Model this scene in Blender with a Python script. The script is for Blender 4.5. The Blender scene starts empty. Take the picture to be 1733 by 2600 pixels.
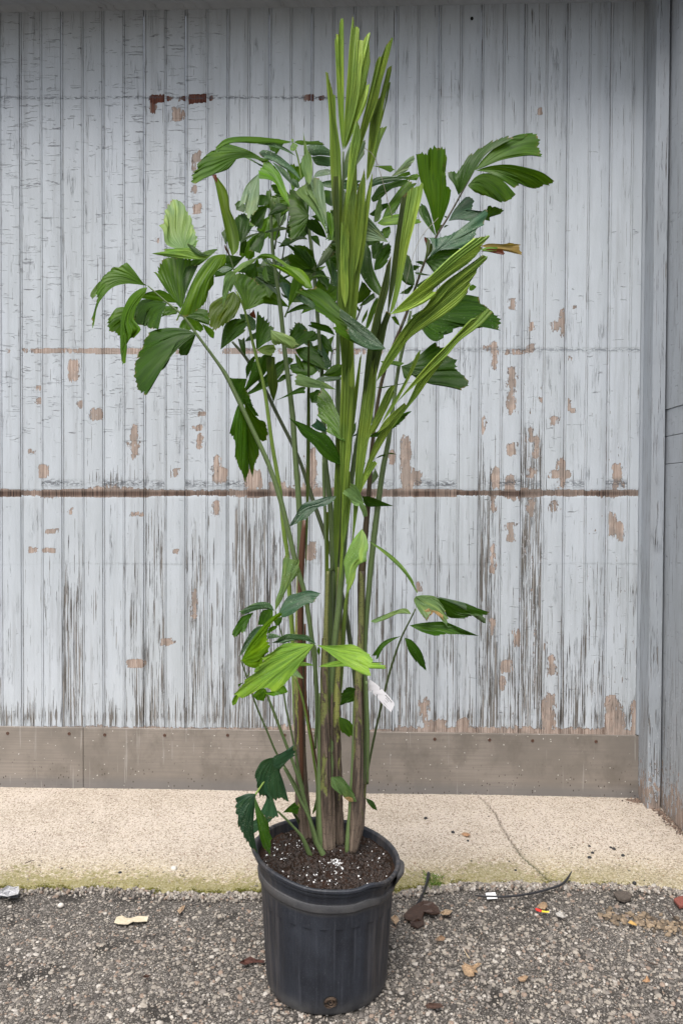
import bpy, math, random
import numpy as np
from mathutils import Vector, Matrix

# ------------------------------------------------------------------ camera, light, exposure
S = bpy.context.scene
COL = S.collection
H = 1.42                      # camera height, metres
F = 1950.0                    # focal length in photo pixels (photo 1733 x 2600)
CX, CY = 866.5, 1300.0
dn = np.array([-0.2338, -51.13, 1.0]); dn /= np.linalg.norm(dn)      # world down, seen from the camera (right, up, forward)
wx = np.array([30.08, 0.0, -1.0]); wx -= dn * wx.dot(dn); wx /= np.linalg.norm(wx)
wz = -dn
wy = np.cross(wz, wx)
# rows: world axis expressed in camera (right, up, forward); right-handed blender camera is (right, up, -forward)
Rm = np.array([wx, wy, wz])   # Rm @ v_cam(r,u,f) -> world
# handedness check: r x u = -f ; make sure world y points forward
if Rm[1][2] < 0:
    Rm[1] *= -1
cam_d = bpy.data.cameras.new('camera')
cam = bpy.data.objects.new('camera', cam_d); COL.objects.link(cam)
rot = Matrix(((Rm[0][0], Rm[0][1], -Rm[0][2]), (Rm[1][0], Rm[1][1], -Rm[1][2]), (Rm[2][0], Rm[2][1], -Rm[2][2])))
cam.matrix_world = Matrix.Translation((0, 0, H)) @ rot.to_4x4()
cam_d.sensor_fit = 'VERTICAL'; cam_d.sensor_height = 36.0
cam_d.lens = 36.0 * F / 2600.0
cam_d.clip_start = 0.05; cam_d.clip_end = 400
S.camera = cam

SUN_EL, SUN_AZ = math.radians(60), math.radians(198)     # azimuth clockwise from +Y (behind the camera, a little to the left)
w = bpy.data.worlds.new('World'); S.world = w; w.use_nodes = True
wn = w.node_tree; wn.nodes.clear()
sky = wn.nodes.new('ShaderNodeTexSky'); sky.sky_type = 'NISHITA'; sky.sun_disc = False
sky.sun_elevation = SUN_EL; sky.sun_rotation = SUN_AZ
sky.air_density = 1.0; sky.dust_density = 4.0; sky.ozone_density = 0.6
hs = wn.nodes.new('ShaderNodeHueSaturation'); hs.inputs['Saturation'].default_value = 0.45   # overcast: the blue is veiled
bg = wn.nodes.new('ShaderNodeBackground'); bg.inputs['Strength'].default_value = 0.095
wo = wn.nodes.new('ShaderNodeOutputWorld')
wn.links.new(sky.outputs[0], hs.inputs['Color']); wn.links.new(hs.outputs[0], bg.inputs[0]); wn.links.new(bg.outputs[0], wo.inputs[0])
sd = bpy.data.lights.new('sun', 'SUN'); sd.energy = 1.5; sd.angle = math.radians(40); sd.color = (1.0, 0.975, 0.94)
sun = bpy.data.objects.new('sun', sd); COL.objects.link(sun)
sdir = Vector((math.sin(SUN_AZ) * math.cos(SUN_EL), math.cos(SUN_AZ) * math.cos(SUN_EL), math.sin(SUN_EL)))
sun.rotation_euler = sdir.to_track_quat('Z', 'Y').to_euler()
S.view_settings.view_transform = 'Standard'; S.view_settings.look = 'None'
S.view_settings.gamma = 1.0; S.view_settings.exposure = 1.05
S.view_settings.use_curve_mapping = False
S.render.engine = 'CYCLES'
S.cycles.max_bounces = 8; S.cycles.transparent_max_bounces = 16

rng = np.random.default_rng(7)
random.seed(7)

# ------------------------------------------------------------------ picking real places
def ray(px, py):
    v = np.array([(px - CX) / F, -(py - CY) / F, 1.0])
    return Rm @ v
def at_y(px, py, y):
    r = ray(px, py); k = y / r[1]
    return np.array([r[0] * k, y, H + r[2] * k])
def at_z(px, py, z=0.0):
    r = ray(px, py); k = (z - H) / r[2]
    return np.array([r[0] * k, r[1] * k, z])
def at_x(px, py, x):
    r = ray(px, py); k = x / r[0]
    return np.array([x, r[1] * k, H + r[2] * k])
def to_px(P):
    P = np.asarray(P, float); d = P - np.array([0, 0, H]); c = d @ Rm
    return CX + F * c[..., 0] / c[..., 2], CY - F * c[..., 1] / c[..., 2]

# ------------------------------------------------------------------ object helpers
def link(o, parent=None):
    COL.objects.link(o)
    if parent is not None: o.parent = parent
    return o
def tag(o, label=None, cat=None, group=None, kind=None):
    if label: o['label'] = label
    if cat: o['category'] = cat
    if group: o['group'] = group
    if kind: o['kind'] = kind
    return o
def thing(name, label, cat, group=None, loc=(0, 0, 0)):
    o = bpy.data.objects.new(name, None); o.location = loc; o.empty_display_size = 0.05
    COL.objects.link(o); return tag(o, label, cat, group)
def meshobj(name, V, Fc, m=None, parent=None, smooth=False, attrs=None, uv=None, col=None, origin=None):
    V = np.asarray(V, dtype=np.float32)
    if origin is not None: V = V - np.asarray(origin, np.float32)
    me = bpy.data.meshes.new(name)
    if isinstance(Fc, np.ndarray):
        n, k = Fc.shape
        me.vertices.add(len(V)); me.vertices.foreach_set('co', V.ravel())
        me.loops.add(n * k); me.loops.foreach_set('vertex_index', Fc.astype(np.int32).ravel())
        me.polygons.add(n)
        me.polygons.foreach_set('loop_start', np.arange(0, n * k, k, dtype=np.int32))
        me.update(calc_edges=True)
    else:
        me.from_pydata([tuple(map(float, v)) for v in V], [], Fc)
    if smooth:
        me.polygons.foreach_set('use_smooth', np.ones(len(me.polygons), dtype=bool))
    if attrs:
        for k_, a in attrs.items():
            at = me.attributes.new(k_, 'FLOAT', 'POINT'); at.data.foreach_set('value', np.asarray(a, np.float32).ravel())
    if col is not None:
        at = me.attributes.new('tint', 'FLOAT_COLOR', 'POINT')
        c = np.ones((len(V), 4), np.float32); c[:, :3] = col
        at.data.foreach_set('color', c.ravel())
    if uv is not None:
        ul = me.uv_layers.new(name='UVMap'); li = np.zeros(len(me.loops), np.int32); me.loops.foreach_get('vertex_index', li)
        ul.data.foreach_set('uv', np.asarray(uv, np.float32)[li].ravel())
    me.update()
    if m: me.materials.append(m)
    o = bpy.data.objects.new(name, me)
    if origin is not None: o.location = origin
    return link(o, parent)
def grid_faces(nu, nv, wrap=False, flip=False):
    i = np.arange(nu - 1)[:, None]; j = np.arange(nv if wrap else nv - 1)[None, :]
    j2 = (j + 1) % nv
    f = np.stack([i * nv + j, i * nv + j2, (i + 1) * nv + j2, (i + 1) * nv + j], -1).reshape(-1, 4)
    return f[:, ::-1].copy() if flip else f
def box(name, x0, x1, y0, y1, z0, z1, m, parent=None, bev=0.0):
    V = [(x, y, z) for x in (x0, x1) for y in (y0, y1) for z in (z0, z1)]
    Fc = [(0, 1, 3, 2), (4, 6, 7, 5), (0, 4, 5, 1), (2, 3, 7, 6), (0, 2, 6, 4), (1, 5, 7, 3)]
    o = meshobj(name, V, Fc, m, parent)
    if bev:
        b = o.modifiers.new('bevel', 'BEVEL'); b.width = bev; b.segments = 2; b.limit_method = 'NONE'
    return o
def cr(P, n):
    """Catmull-Rom resample of a polyline to n points, even in length"""
    P = np.asarray(P, float)
    if len(P) == 1: return np.repeat(P, n, 0)
    if len(P) == 2:
        t = np.linspace(0, 1, n)[:, None]; return P[0] * (1 - t) + P[1] * t
    Q = np.vstack([2 * P[0] - P[1], P, 2 * P[-1] - P[-2]]); out = []
    for i in range(1, len(Q) - 2):
        t = np.linspace(0, 1, 12, endpoint=False)[:, None]
        a, b, c, d = Q[i - 1], Q[i], Q[i + 1], Q[i + 2]
        out.append(0.5 * ((2 * b) + (c - a) * t + (2 * a - 5 * b + 4 * c - d) * t ** 2 + (3 * b - a - 3 * c + d) * t ** 3))
    out.append(P[-1:]); C = np.vstack(out)
    L = np.r_[0, np.cumsum(np.linalg.norm(np.diff(C, axis=0), axis=1))]; q = np.linspace(0, L[-1], n)
    return np.stack([np.interp(q, L, C[:, k]) for k in range(C.shape[1])], 1)
def tube(name, P, r, m, parent=None, seg=8, n=None, flat=1.0, rough=0.0, uvscale=1.0):
    """smooth tube along 3D control points with radii"""
    P = np.asarray(P, float); r = np.asarray(r, float) if np.ndim(r) else np.full(len(P), float(r))
    n = n or max(6, 5 * len(P)); C = cr(np.c_[P, r], n); X = C[:, :3]; R = np.maximum(C[:, 3], 1e-4)
    T = np.gradient(X, axis=0); T /= np.linalg.norm(T, axis=1)[:, None] + 1e-12
    up = np.array([0, 1.0, 0]); N = np.cross(T, up); N /= np.linalg.norm(N, axis=1)[:, None] + 1e-9
    B = np.cross(T, N)
    a = np.linspace(0, 2 * np.pi, seg, endpoint=False)
    rr = R[:, None] * (1 + rough * rng.standard_normal((n, seg)))
    V = X[:, None] + N[:, None] * (np.cos(a)[None, :, None] * rr[..., None]) + B[:, None] * (np.sin(a)[None, :, None] * rr[..., None] * flat)
    Fc = [tuple(f) for f in grid_faces(n, seg, wrap=True)]
    Fc.append(tuple(range(seg))[::-1]); Fc.append(tuple((n - 1) * seg + k for k in range(seg)))
    Ln = np.r_[0, np.cumsum(np.linalg.norm(np.diff(X, axis=0), axis=1))]
    uv = np.stack([np.tile(np.arange(seg) / seg, (n, 1)), np.tile(Ln[:, None], (1, seg))], -1).reshape(-1, 2)
    return meshobj(name, V.reshape(-1, 3), Fc, m, parent, smooth=True, uv=uv)

# ------------------------------------------------------------------ node helper
class M:
    def __init__(s, name):
        s.m = bpy.data.materials.new(name); s.m.use_nodes = True; s.t = s.m.node_tree; s.t.nodes.clear()
        s.out = s.t.nodes.new('ShaderNodeOutputMaterial')
    def put(s, inp, v):
        if isinstance(v, bpy.types.NodeSocket): s.t.links.new(v, inp)
        elif v is not None:
            try: inp.default_value = v
            except Exception:
                inp.default_value = (*v, 1.0) if len(v) == 3 else v
    def n(s, typ, ins=None, out=0, **props):
        nd = s.t.nodes.new('ShaderNode' + typ)
        for k, v in props.items(): setattr(nd, k, v)
        for k, v in (ins or {}).items(): s.put(nd.inputs[k], v)
        return nd.outputs[out]
    def math(s, op, a, b=0.0, c=0.0, clamp=False):
        nd = s.t.nodes.new('ShaderNodeMath'); nd.operation = op; nd.use_clamp = clamp
        for i, v in enumerate((a, b, c)): s.put(nd.inputs[i], v)
        return nd.outputs[0]
    def mix(s, f, a, b, mode='MIX'):
        nd = s.t.nodes.new('ShaderNodeMix'); nd.data_type = 'RGBA'; nd.blend_type = mode; nd.clamp_factor = True
        s.put(nd.inputs[0], f); s.put(nd.inputs[6], a); s.put(nd.inputs[7], b); return nd.outputs[2]
    def step(s, v, lo, hi, a=0.0, b=1.0, smooth=True):
        nd = s.t.nodes.new('ShaderNodeMapRange'); nd.interpolation_type = 'SMOOTHSTEP' if smooth else 'LINEAR'
        for i, q in enumerate((v, lo, hi, a, b)): s.put(nd.inputs[i], q)
        return nd.outputs[0]
    def pos(s): return s.n('NewGeometry')
    def objc(s): return s.n('TexCoord', out=3)
    def uv(s): return s.n('TexCoord', out=2)
    def xyz(s, v):
        nd = s.t.nodes.new('ShaderNodeSeparateXYZ'); s.t.links.new(v, nd.inputs[0]); return nd.outputs
    def vec(s, x=0.0, y=0.0, z=0.0):
        return s.n('CombineXYZ', {0: x, 1: y, 2: z})
    def vmul(s, v, q): return s.n('VectorMath', {0: v, 1: q}, operation='MULTIPLY')
    def vadd(s, v, q): return s.n('VectorMath', {0: v, 1: q}, operation='ADD')
    def noise(s, v, scale=1.0, detail=4.0, rough=0.55, dist=0.0, out=0):
        return s.n('TexNoise', {'Vector': v, 'Scale': scale, 'Detail': detail, 'Roughness': rough, 'Distortion': dist}, out=out)
    def voro(s, v, scale=1.0, feature='F1', out=0, rnd=1.0):
        return s.n('TexVoronoi', {'Vector': v, 'Scale': scale, 'Randomness': rnd}, out=out, feature=feature)
    def attr(s, name, typ='GEOMETRY', out=2): return s.n('Attribute', attribute_name=name, attribute_type=typ, out=out)
    def bump(s, h, strength=1.0, dist=0.001): return s.n('Bump', {'Height': h, 'Strength': strength, 'Distance': dist})
    def bsdf(s, col, rough=0.6, normal=None, spec=0.5, metal=0.0, **kw):
        ins = {'Base Color': col, 'Roughness': rough, 'Specular IOR Level': spec, 'Metallic': metal}; ins.update(kw)
        if normal is not None: ins['Normal'] = normal
        o = s.n('BsdfPrincipled', ins); s.t.links.new(o, s.out.inputs[0]); return o
    def ramp(s, f, stops):
        nd = s.t.nodes.new('ShaderNodeValToRGB'); e = nd.color_ramp.elements
        while len(e) < len(stops): e.new(0.5)
        for i, (p, c) in enumerate(stops): e[i].position = p; e[i].color = (*c, 1)
        s.put(nd.inputs[0], f); return nd.outputs[0]
# ================================================================== the loading door and its recess
W = 3.62                                        # distance of the board wall
XJ0 = at_y(53.6, 1250, W)[0]; XJ1 = at_y(1537, 1250, W)[0]; BW = (XJ1 - XJ0) / 14; HBW = BW / 2
XP = at_y(1625, 1250, W)[0]                     # where the boards meet the right jamb post
ZTOP = at_y(866, 17, W)[2]; ZBOT = at_y(866, 1852, W)[2]; ZB = at_y(866, 2010, W)[2]
POSTD = 0.13

def paint_material(name, x0, hw, base=(0.495, 0.535, 0.580), side=False, diag=False):
    m = M(name); P = m.pos(); c = m.xyz(P); x, y, z = (c[1], c[0], c[2]) if side else (c[0], c[1], c[2])
    if diag: x = m.math('SUBTRACT', x, m.math('MULTIPLY', y, .97)); y = 0.0
    hb = m.math('FLOOR', m.math('DIVIDE', m.math('SUBTRACT', x, x0), hw))
    rnd = m.n('TexWhiteNoise', {'W': hb}, out=0, noise_dimensions='1D')
    off = m.math('MULTIPLY', rnd, 37.0)
    Q = m.vec(m.math('ADD', x, off), y, m.math('ADD', z, off))
    peel, gray, crack, dark, groove = (m.attr(k) for k in ('peel', 'gray', 'crack', 'dark', 'groove'))
    # flakes: chunky cells plus fine fibre
    warp = m.vadd(Q, m.vmul(m.noise(Q, 60, 3, 0.6, out=1), (0.012, 0.0, 0.012)))
    cell = m.n('SeparateColor', {0: m.voro(m.vmul(warp, (95, 1, 38)), 1.0, out=1)})
    nf = m.noise(m.vmul(Q, (70, 1, 34)), 1.0, 6, 0.62)
    nf2 = m.step(nf, 0.25, 0.75, smooth=False)
    fl = m.math('ADD', m.math('MULTIPLY', cell, 0.30), m.math('MULTIPLY', nf2, 0.40)); fl = m.math('ADD', fl, m.math('MULTIPLY', m.step(m.noise(m.vmul(Q, (190, 1, 14)), 1.0, 4, .6), .25, .75, smooth=False), .30))
    fl = m.math('ADD', m.math('MULTIPLY', fl, 0.66), 0.17)
    th = m.math('SUBTRACT', 1.0, peel)
    pm = m.step(fl, m.math('SUBTRACT', th, 0.012), m.math('ADD', th, 0.012))
    edge = m.math('SUBTRACT', m.step(fl, m.math('SUBTRACT', th, 0.05), m.math('SUBTRACT', th, 0.02)), m.step(fl, m.math('ADD', th, 0.0), m.math('ADD', th, 0.02)))
    # grey weathered splits that follow the grain
    ng = m.noise(m.vmul(Q, (235, 1, 3.6)), 1.0, 5, 0.62)
    ng2 = m.noise(m.vmul(Q, (45, 1, 7)), 1.0, 5, 0.65)
    g = m.step(m.math('ADD', m.math('MULTIPLY', ng, 0.74), m.math('MULTIPLY', ng2, 0.26)), 0.34, 0.68, smooth=False)
    tg = m.math('SUBTRACT', 1.0, gray)
    gm = m.step(g, m.math('SUBTRACT', tg, 0.008), m.math('ADD', tg, 0.022))
    # fine horizontal checks in the paint film
    wob = m.vadd(Q, m.vmul(m.noise(Q, 45, 2, 0.5, out=1), (0.0, 0.0, 0.016)))
    nc = m.noise(m.vmul(wob, (6, 1, 80)), 1.0, 1.5, 0.4)
    rid = m.math('ABSOLUTE', m.math('SUBTRACT', nc, 0.5))
    gate = m.noise(m.vmul(Q, (17, 1, 55)), 1.0, 2, 0.5)
    gate = m.step(gate, m.math('SUBTRACT', 0.72, m.math('MULTIPLY', crack, 0.22)), m.math('SUBTRACT', 0.78, m.math('MULTIPLY', crack, 0.22)))
    hc = m.math('MULTIPLY', m.step(rid, 0.004, 0.030, 1.0, 0.0), gate)
    # hairline vertical splits everywhere
    nv = m.noise(m.vmul(Q, (150, 1, 4)), 1.0, 3, 0.6)
    gv = m.noise(m.vmul(Q, (22, 1, 5)), 1.0, 2, 0.5)
    vc = m.math('MULTIPLY', m.step(m.math('ABSOLUTE', m.math('SUBTRACT', nv, 0.5)), 0.0, 0.02, 1.0, 0.0), m.step(gv, 0.56, 0.72))
    big = m.noise(P, 1.7, 4, 0.6); mid = m.noise(m.vmul(Q, (20, 1, 4)), 1.0, 5, 0.65); fine = m.noise(Q, 420, 3, 0.6)
    col = m.mix(m.step(big, 0.3, 0.7), base, tuple(b * k for b, k in zip(base, (0.90, 0.90, 0.88))))
    col = m.mix(m.step(mid, 0.35, 0.75, 0, 0.55), col, tuple(b * k for b, k in zip(base, (1.14, 1.13, 1.12))))
    col = m.mix(m.math('MULTIPLY', rnd, 0.35), col, tuple(b * k for b, k in zip(base, (0.88, 0.87, 0.84))))
    col = m.mix(m.step(fine, 0.3, 0.7, 0, 0.12), col, (0.3, 0.31, 0.33))
    drp = m.noise(m.vmul(Q, (34, 1, 1.3)), 1.0, 5, .65); col = m.mix(m.step(drp, .50, .70, 0, .38), col, (0.27, 0.28, 0.29))
    col = m.mix(m.math('MULTIPLY', groove, m.step(m.noise(m.vmul(Q, (8, 1, 10)), 1.0, 4, 0.7), 0.4, 0.72, 0.15, 0.8)), col, (0.16, 0.13, 0.11))
    col = m.mix(m.math('MULTIPLY', hc, m.step(m.noise(Q, 25, 2), .35, .65, .18, .75)), col, (0.13, 0.13, 0.145))
    col = m.mix(m.math('MULTIPLY', vc, 0.5), col, (0.12, 0.11, 0.11))
    # bare wood
    grain = m.noise(m.vmul(Q, (330, 1, 5)), 1.0, 4, 0.6)
    wood = m.ramp(grain, [(0.3, (0.12, 0.085, 0.068)), (0.44, (0.33, 0.25, 0.205)), (0.60, (0.50, 0.405, 0.35))])
    blot = m.noise(P, 14, 4, 0.6)
    wood = m.mix(m.step(blot, 0.38, 0.60, 0, 0.9), wood, m.mix(0.6, wood, (0.23, 0.205, 0.185)))
    hi = m.step(z, 2.6, 2.7)
    wood = m.mix(dark, wood, m.mix(m.step(grain, 0.3, 0.65), m.mix(hi, (0.012, 0.009, 0.008), (0.035, 0.010, 0.006)), m.mix(hi, (0.15, 0.10, 0.078), (0.15, 0.050, 0.030))))
    gw = m.ramp(grain, [(0.36, (0.05, 0.045, 0.04)), (0.50, (0.15, 0.138, 0.125)), (0.62, (0.30, 0.285, 0.27))])
    col = m.mix(m.math('MULTIPLY', gm, m.math('SUBTRACT', 1.0, pm)), col, gw)
    col = m.mix(pm, col, wood)
    col = m.mix(m.math('MULTIPLY', edge, 0.6, clamp=True), col, (0.62, 0.65, 0.69))  # pale highlight along the flake borders, put into the paint colour
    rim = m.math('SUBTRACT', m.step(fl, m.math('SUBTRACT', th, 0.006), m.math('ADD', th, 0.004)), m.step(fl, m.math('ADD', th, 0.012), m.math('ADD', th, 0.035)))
    col = m.mix(m.math('MULTIPLY', rim, 0.75, clamp=True), col, (0.055, 0.045, 0.04))  # shade under the curled flake edges, painted in as a dark ring
    soot = m.math('MULTIPLY', m.attr('soot'), m.step(m.noise(m.vmul(Q, (60, 1, 160)), 1.0, 3, 0.7), 0.42, 0.55))
    col = m.mix(soot, col, (0.07, 0.075, 0.085))
    h = m.math('SUBTRACT', m.math('SUBTRACT', 1.0, pm), m.math('MULTIPLY', gm, 0.8))
    h = m.math('SUBTRACT', h, m.math('MULTIPLY', hc, 0.8)); h = m.math('SUBTRACT', h, m.math('MULTIPLY', vc, 0.6))
    h = m.math('ADD', h, m.math('MULTIPLY', m.noise(m.vmul(Q, (110, 1, 40)), 1.0, 5, 0.65), 0.55))
    h = m.math('ADD', h, m.math('MULTIPLY', grain, m.math('MULTIPLY', pm, 0.5)))
    m.bsdf(col, m.math('ADD', 0.55, m.math('MULTIPLY', pm, 0.3)), m.bump(h, 1.0, 0.0022), spec=0.35)
    return m.m

def blob(X, Z, cx, cz, rx, rz, p=2.0):
    return np.clip(1.25 - (np.abs((X - cx) / rx) ** 3.4 + np.abs((Z - cz) / rz) ** 3.4), 0, 1)
def hsh(i, k=0): return (math.sin(i * 127.1 + k * 311.7) * 43758.5453) % 1.0
PEELS = [  # photo place and half size of the bare patches that can be picked out
 (450, 290, 21, 20), (490, 415, 9, 28), (507, 396, 10, 14), (496, 480, 11, 10), (500, 530, 15, 14), (396, 610, 7, 12), (216, 330, 0, 0),
 (190, 940, 17, 27), (202, 1027, 9, 12), (243, 1052, 21, 17), (342, 1120, 20, 44), (97, 985, 8, 10), (98, 1018, 9, 11), (78, 1147, 14, 7), (108, 1196, 12, 18),
 (352, 1305, 14, 9), (130, 1349, 17, 7), (125, 1397, 20, 7), (80, 1396, 13, 8), (182, 1297, 7, 9), (345, 1685, 28, 12), (425, 1630, 20, 10),
 (440, 1400, 10, 6), (492, 1535, 7, 38), (505, 1120, 9, 20),
 (1302, 772, 10, 16), (1343, 784, 5, 16), (1346, 829, 9, 12), (1346, 884, 10, 11), (1370, 880, 6, 7), (1397, 752, 5, 8), (1424, 757, 7, 14), (1426, 820, 8, 40), (1411, 830, 6, 18),
 (1453, 779, 7, 7), (1308, 848, 8, 17), (1233, 885, 8, 14), (1253, 890, 7, 25), (1257, 925, 6, 18), (1231, 1002, 6, 12), (1299, 960, 12, 30), (1301, 1020, 11, 35), (1393, 882, 5, 7),
 (1449, 882, 6, 9), (1449, 912, 8, 14), (1445, 1030, 6, 22), (1453, 1043, 8, 7), (1371, 1015, 5, 12), (1402, 1068, 6, 12), (1349, 1105, 8, 20), (1362, 1135, 9, 30), (1300, 1020, 12, 22),
 (1225, 1080, 4, 24), (1298, 1140, 10, 17), (1291, 1230, 16, 26), (1257, 1215, 12, 30), (1350, 1200, 10, 14), (1423, 1200, 12, 40), (1400, 1205, 14, 10), (1440, 1205, 9, 12), (1565, 1210, 14, 34),
 (1283, 1320, 7, 9), (1289, 1350, 12, 26), (1252, 1280, 9, 22), (1342, 1290, 12, 22), (1412, 1285, 14, 18), (1519, 1328, 9, 18), (1553, 1330, 10, 36), (1573, 1350, 6, 26), (1411, 1336, 5, 8), (1413, 1400, 8, 16),
 (1252, 1420, 8, 40), (1243, 1590, 8, 24), (1311, 1620, 10, 24), (1282, 1692, 16, 18), (1276, 1735, 10, 20), (1307, 1564, 7, 9), (1387, 1640, 9, 14), (1403, 1690, 12, 26), (1389, 1720, 8, 20),
 (1552, 1790, 20, 26), (1393, 1810, 22, 50), (1090, 1850, 16, 22), (1118, 1850, 18, 24), (1178, 1845, 22, 24), (1068, 1800, 10, 40), (1610, 1830, 16, 50), (1560, 1830, 28, 30),
 (1065, 1490, 10, 14), (1028, 1150, 18, 44), (1032, 1210, 22, 40), (1060, 1215, 10, 20), (992, 1160, 12, 20), (795, 1200, 14, 60), (560, 1205, 20, 24), (548, 1290, 16, 20),
 (790, 1400, 14, 24), (552, 1175, 14, 18), (700, 1235, 22, 14), (640, 1215, 22, 26), (1365, 283, 9, 9), (640, 1230, 12, 30), (450, 1200, 14, 12), (512, 1050, 12, 8), (505, 1085, 12, 8),
]
def wear(px, py, X):
    """wear fields over the boards, from what the photograph shows: px,py photo place"""
    hb = np.floor((X - XJ0) / HBW).astype(int)
    r = np.array([[hsh(i, k) for k in range(8)] for i in range(hb.min(), hb.max() + 1)])[hb - hb.min()]
    fx = ((X - XJ0) / HBW) % 1
    peel = np.zeros_like(px)
    n1 = np.interp(X * 9, np.arange(-60, 60), rng_prof[:120]); n2 = np.interp(X * 31, np.arange(-140, 140), rng_prof[200:480])
    # the scar across the door, knee high band of raw wood
    up = 11 + 44 * np.clip(n1 * 1.2, 0, 1) ** 2 * (0.4 + r[:, 0]); dnn = 9 + 34 * np.clip(n2, 0, 1) ** 2 * (0.3 + r[:, 1])
    d = py - 1252
    band = np.where(d < 0, np.clip(1.15 - (-d) / (up + 4), 0, 1), np.clip(1.15 - d / (dnn + 5), 0, 1))
    hw2 = 4.5 + 6.5 * r[:, 0] + 2 * n2; peel = np.maximum(peel, np.where(np.abs(d) < hw2, np.clip(.74 + .3 * r[:, 2] + .12 * n1, .66, 1), band * 0.72))
    d = py - 892
    amp = np.where((px > 55) & (px < 600), 1.0, np.where((px > 600) & (px < 800), 0.85, np.where(px < 55, 0.6, 0.62 + .35 * n1)))
    peel = np.maximum(peel, amp * np.where(np.abs(d) < 7, 0.36 + .42 * np.clip(n1 + n2 * .8 + .35, 0, 1), np.clip(1.0 - np.abs(d) / (9 + 12 * np.clip(n1, 0, 1)), 0, 1) * .7))
    dark = np.clip(1.4 - np.abs(py - 1254) / 9, 0, 1) * (0.62 + 0.5 * np.clip(r[:, 2] * 1.3 - .2 + n2 * 0.35, 0, 1))
    for (cx, hw_, top, bot) in ((396, 21, 241, 260), (432, 8, 243, 258), (502, 22, 238, 262), (470, 4, 242, 256), (536, 3, 244, 256), (590, 3, 243, 255), (646, 3, 245, 255), (792, 5, 238, 256), (810, 6, 241, 256), (390, 3, 255, 290), (483, 3, 236, 268)):
        q = (np.abs(px - cx) < hw_) & (py > top) & (py < bot)
        peel = np.where(q, np.maximum(peel, np.clip(1.0 - .42 * np.abs(py - (top + bot) / 2) / max(4, (bot - top) / 2), 0, 1)), peel); dark = np.where((np.abs(px - cx) < hw_ + 3) & (py > top - 4) & (py < bot + 4), 1.0, dark)
    for (cx, cy, rx, rz) in PEELS:
        if rx: peel = np.maximum(peel, blob(px, py, cx, cy, rx * 1.1, rz * 1.2) * 0.69)
    # raw feet of the boards
    ft = 1848 + 12 * (px / 1640) - py
    hgt = 10 + 62 * np.clip(n1 * 1.1, 0, 1) ** 2 * r[:, 3] + np.where(px > 1000, 14, 0)
    peel = np.maximum(peel, np.clip(1.1 - ft / hgt, 0, 1) * 0.72)
    # loose spots that multiply downwards and to the right
    right = np.clip((px - 1180) / 120, 0, 1) * np.clip((py - 700) / 200, 0, 1)
    peel = np.maximum(peel, 0.235 + 0.10 * right * r[:, 5] + 0.02 * np.clip((py - 1000) / 500, 0, 1))
    # grey grain splits
    low = np.clip((py - 1150) / 520, 0, 1)
    gray = 0.10 + low * (0.05 + 0.34 * r[:, 4] ** 1.5)
    for (a, b, y0, v) in ((157, 212, 1330, .50), (370, 420, 1180, .42), (480, 520, 1250, .45), (585, 700, 1160, .52), (700, 760, 1200, .45), (990, 1050, 1500, .5), (1214, 1262, 1080, .52), (1321, 1375, 1000, .55), (1262, 1322, 1500, .45), (1428, 1480, 1560, .5), (330, 345, 1300, .4), (1375, 1428, 1450, .35)):
        gray = np.where((px > a) & (px < b), np.maximum(gray, v * np.clip((py - y0) / 260 + .25, 0, 1)), gray)
    gray = np.maximum(gray, np.where(px > 560, 0.14, 0.06) + np.where((px > 1330) & (px < 1375), .08, 0))
    gray = np.maximum(gray, 0.5 * np.clip(1 - np.abs(py - 1215) / 55, 0, 1) * np.clip(n1 + .2, 0, 1))
    gray = np.maximum(gray, 0.52 * np.clip(1 - np.abs(py - 1820) / 90, 0, 1))
    crack = np.where(px < 560, np.clip((1330 - py) / 300, 0, 1) * (0.55 + 0.45 * r[:, 6]), 0.12 + 0.25 * np.clip((px - 1100) / 200, 0, 1) * np.clip((py - 450) / 300, 0, 1))
    crack = np.where((px >= 560) & (px < 700) & (py < 500), 0.25, crack)
    soot = np.clip(1.1 - np.abs(py - 1228 + 3 * n2) / 13, 0, 1) * np.clip((r[:, 7] - 0.25) * 2, 0, 1) * 0.85
    soot = np.maximum(soot, np.clip(1.2 - np.abs(py - 248) / 4, 0, 1) * 0.9 * (px < 960))
    soot = np.maximum(soot, np.clip(1.2 - np.abs(py - 888) / 6, 0, 1) * 0.62 * (px > 600))
    soot = np.maximum(soot, np.clip(1 - np.abs(py - 1432 + (px > 1000) * 0) / 2.5, 0, 1) * 0.35)
    return peel, gray, crack, dark, soot
rng_prof = np.convolve(rng.standard_normal(600), [.2, .3, .3, .2], 'same')

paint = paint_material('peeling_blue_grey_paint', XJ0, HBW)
door = thing('loading_door', 'wide door of blue grey beadboard with peeling paint and raw brown scar', 'door', loc=(0, W, ZB))

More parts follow.
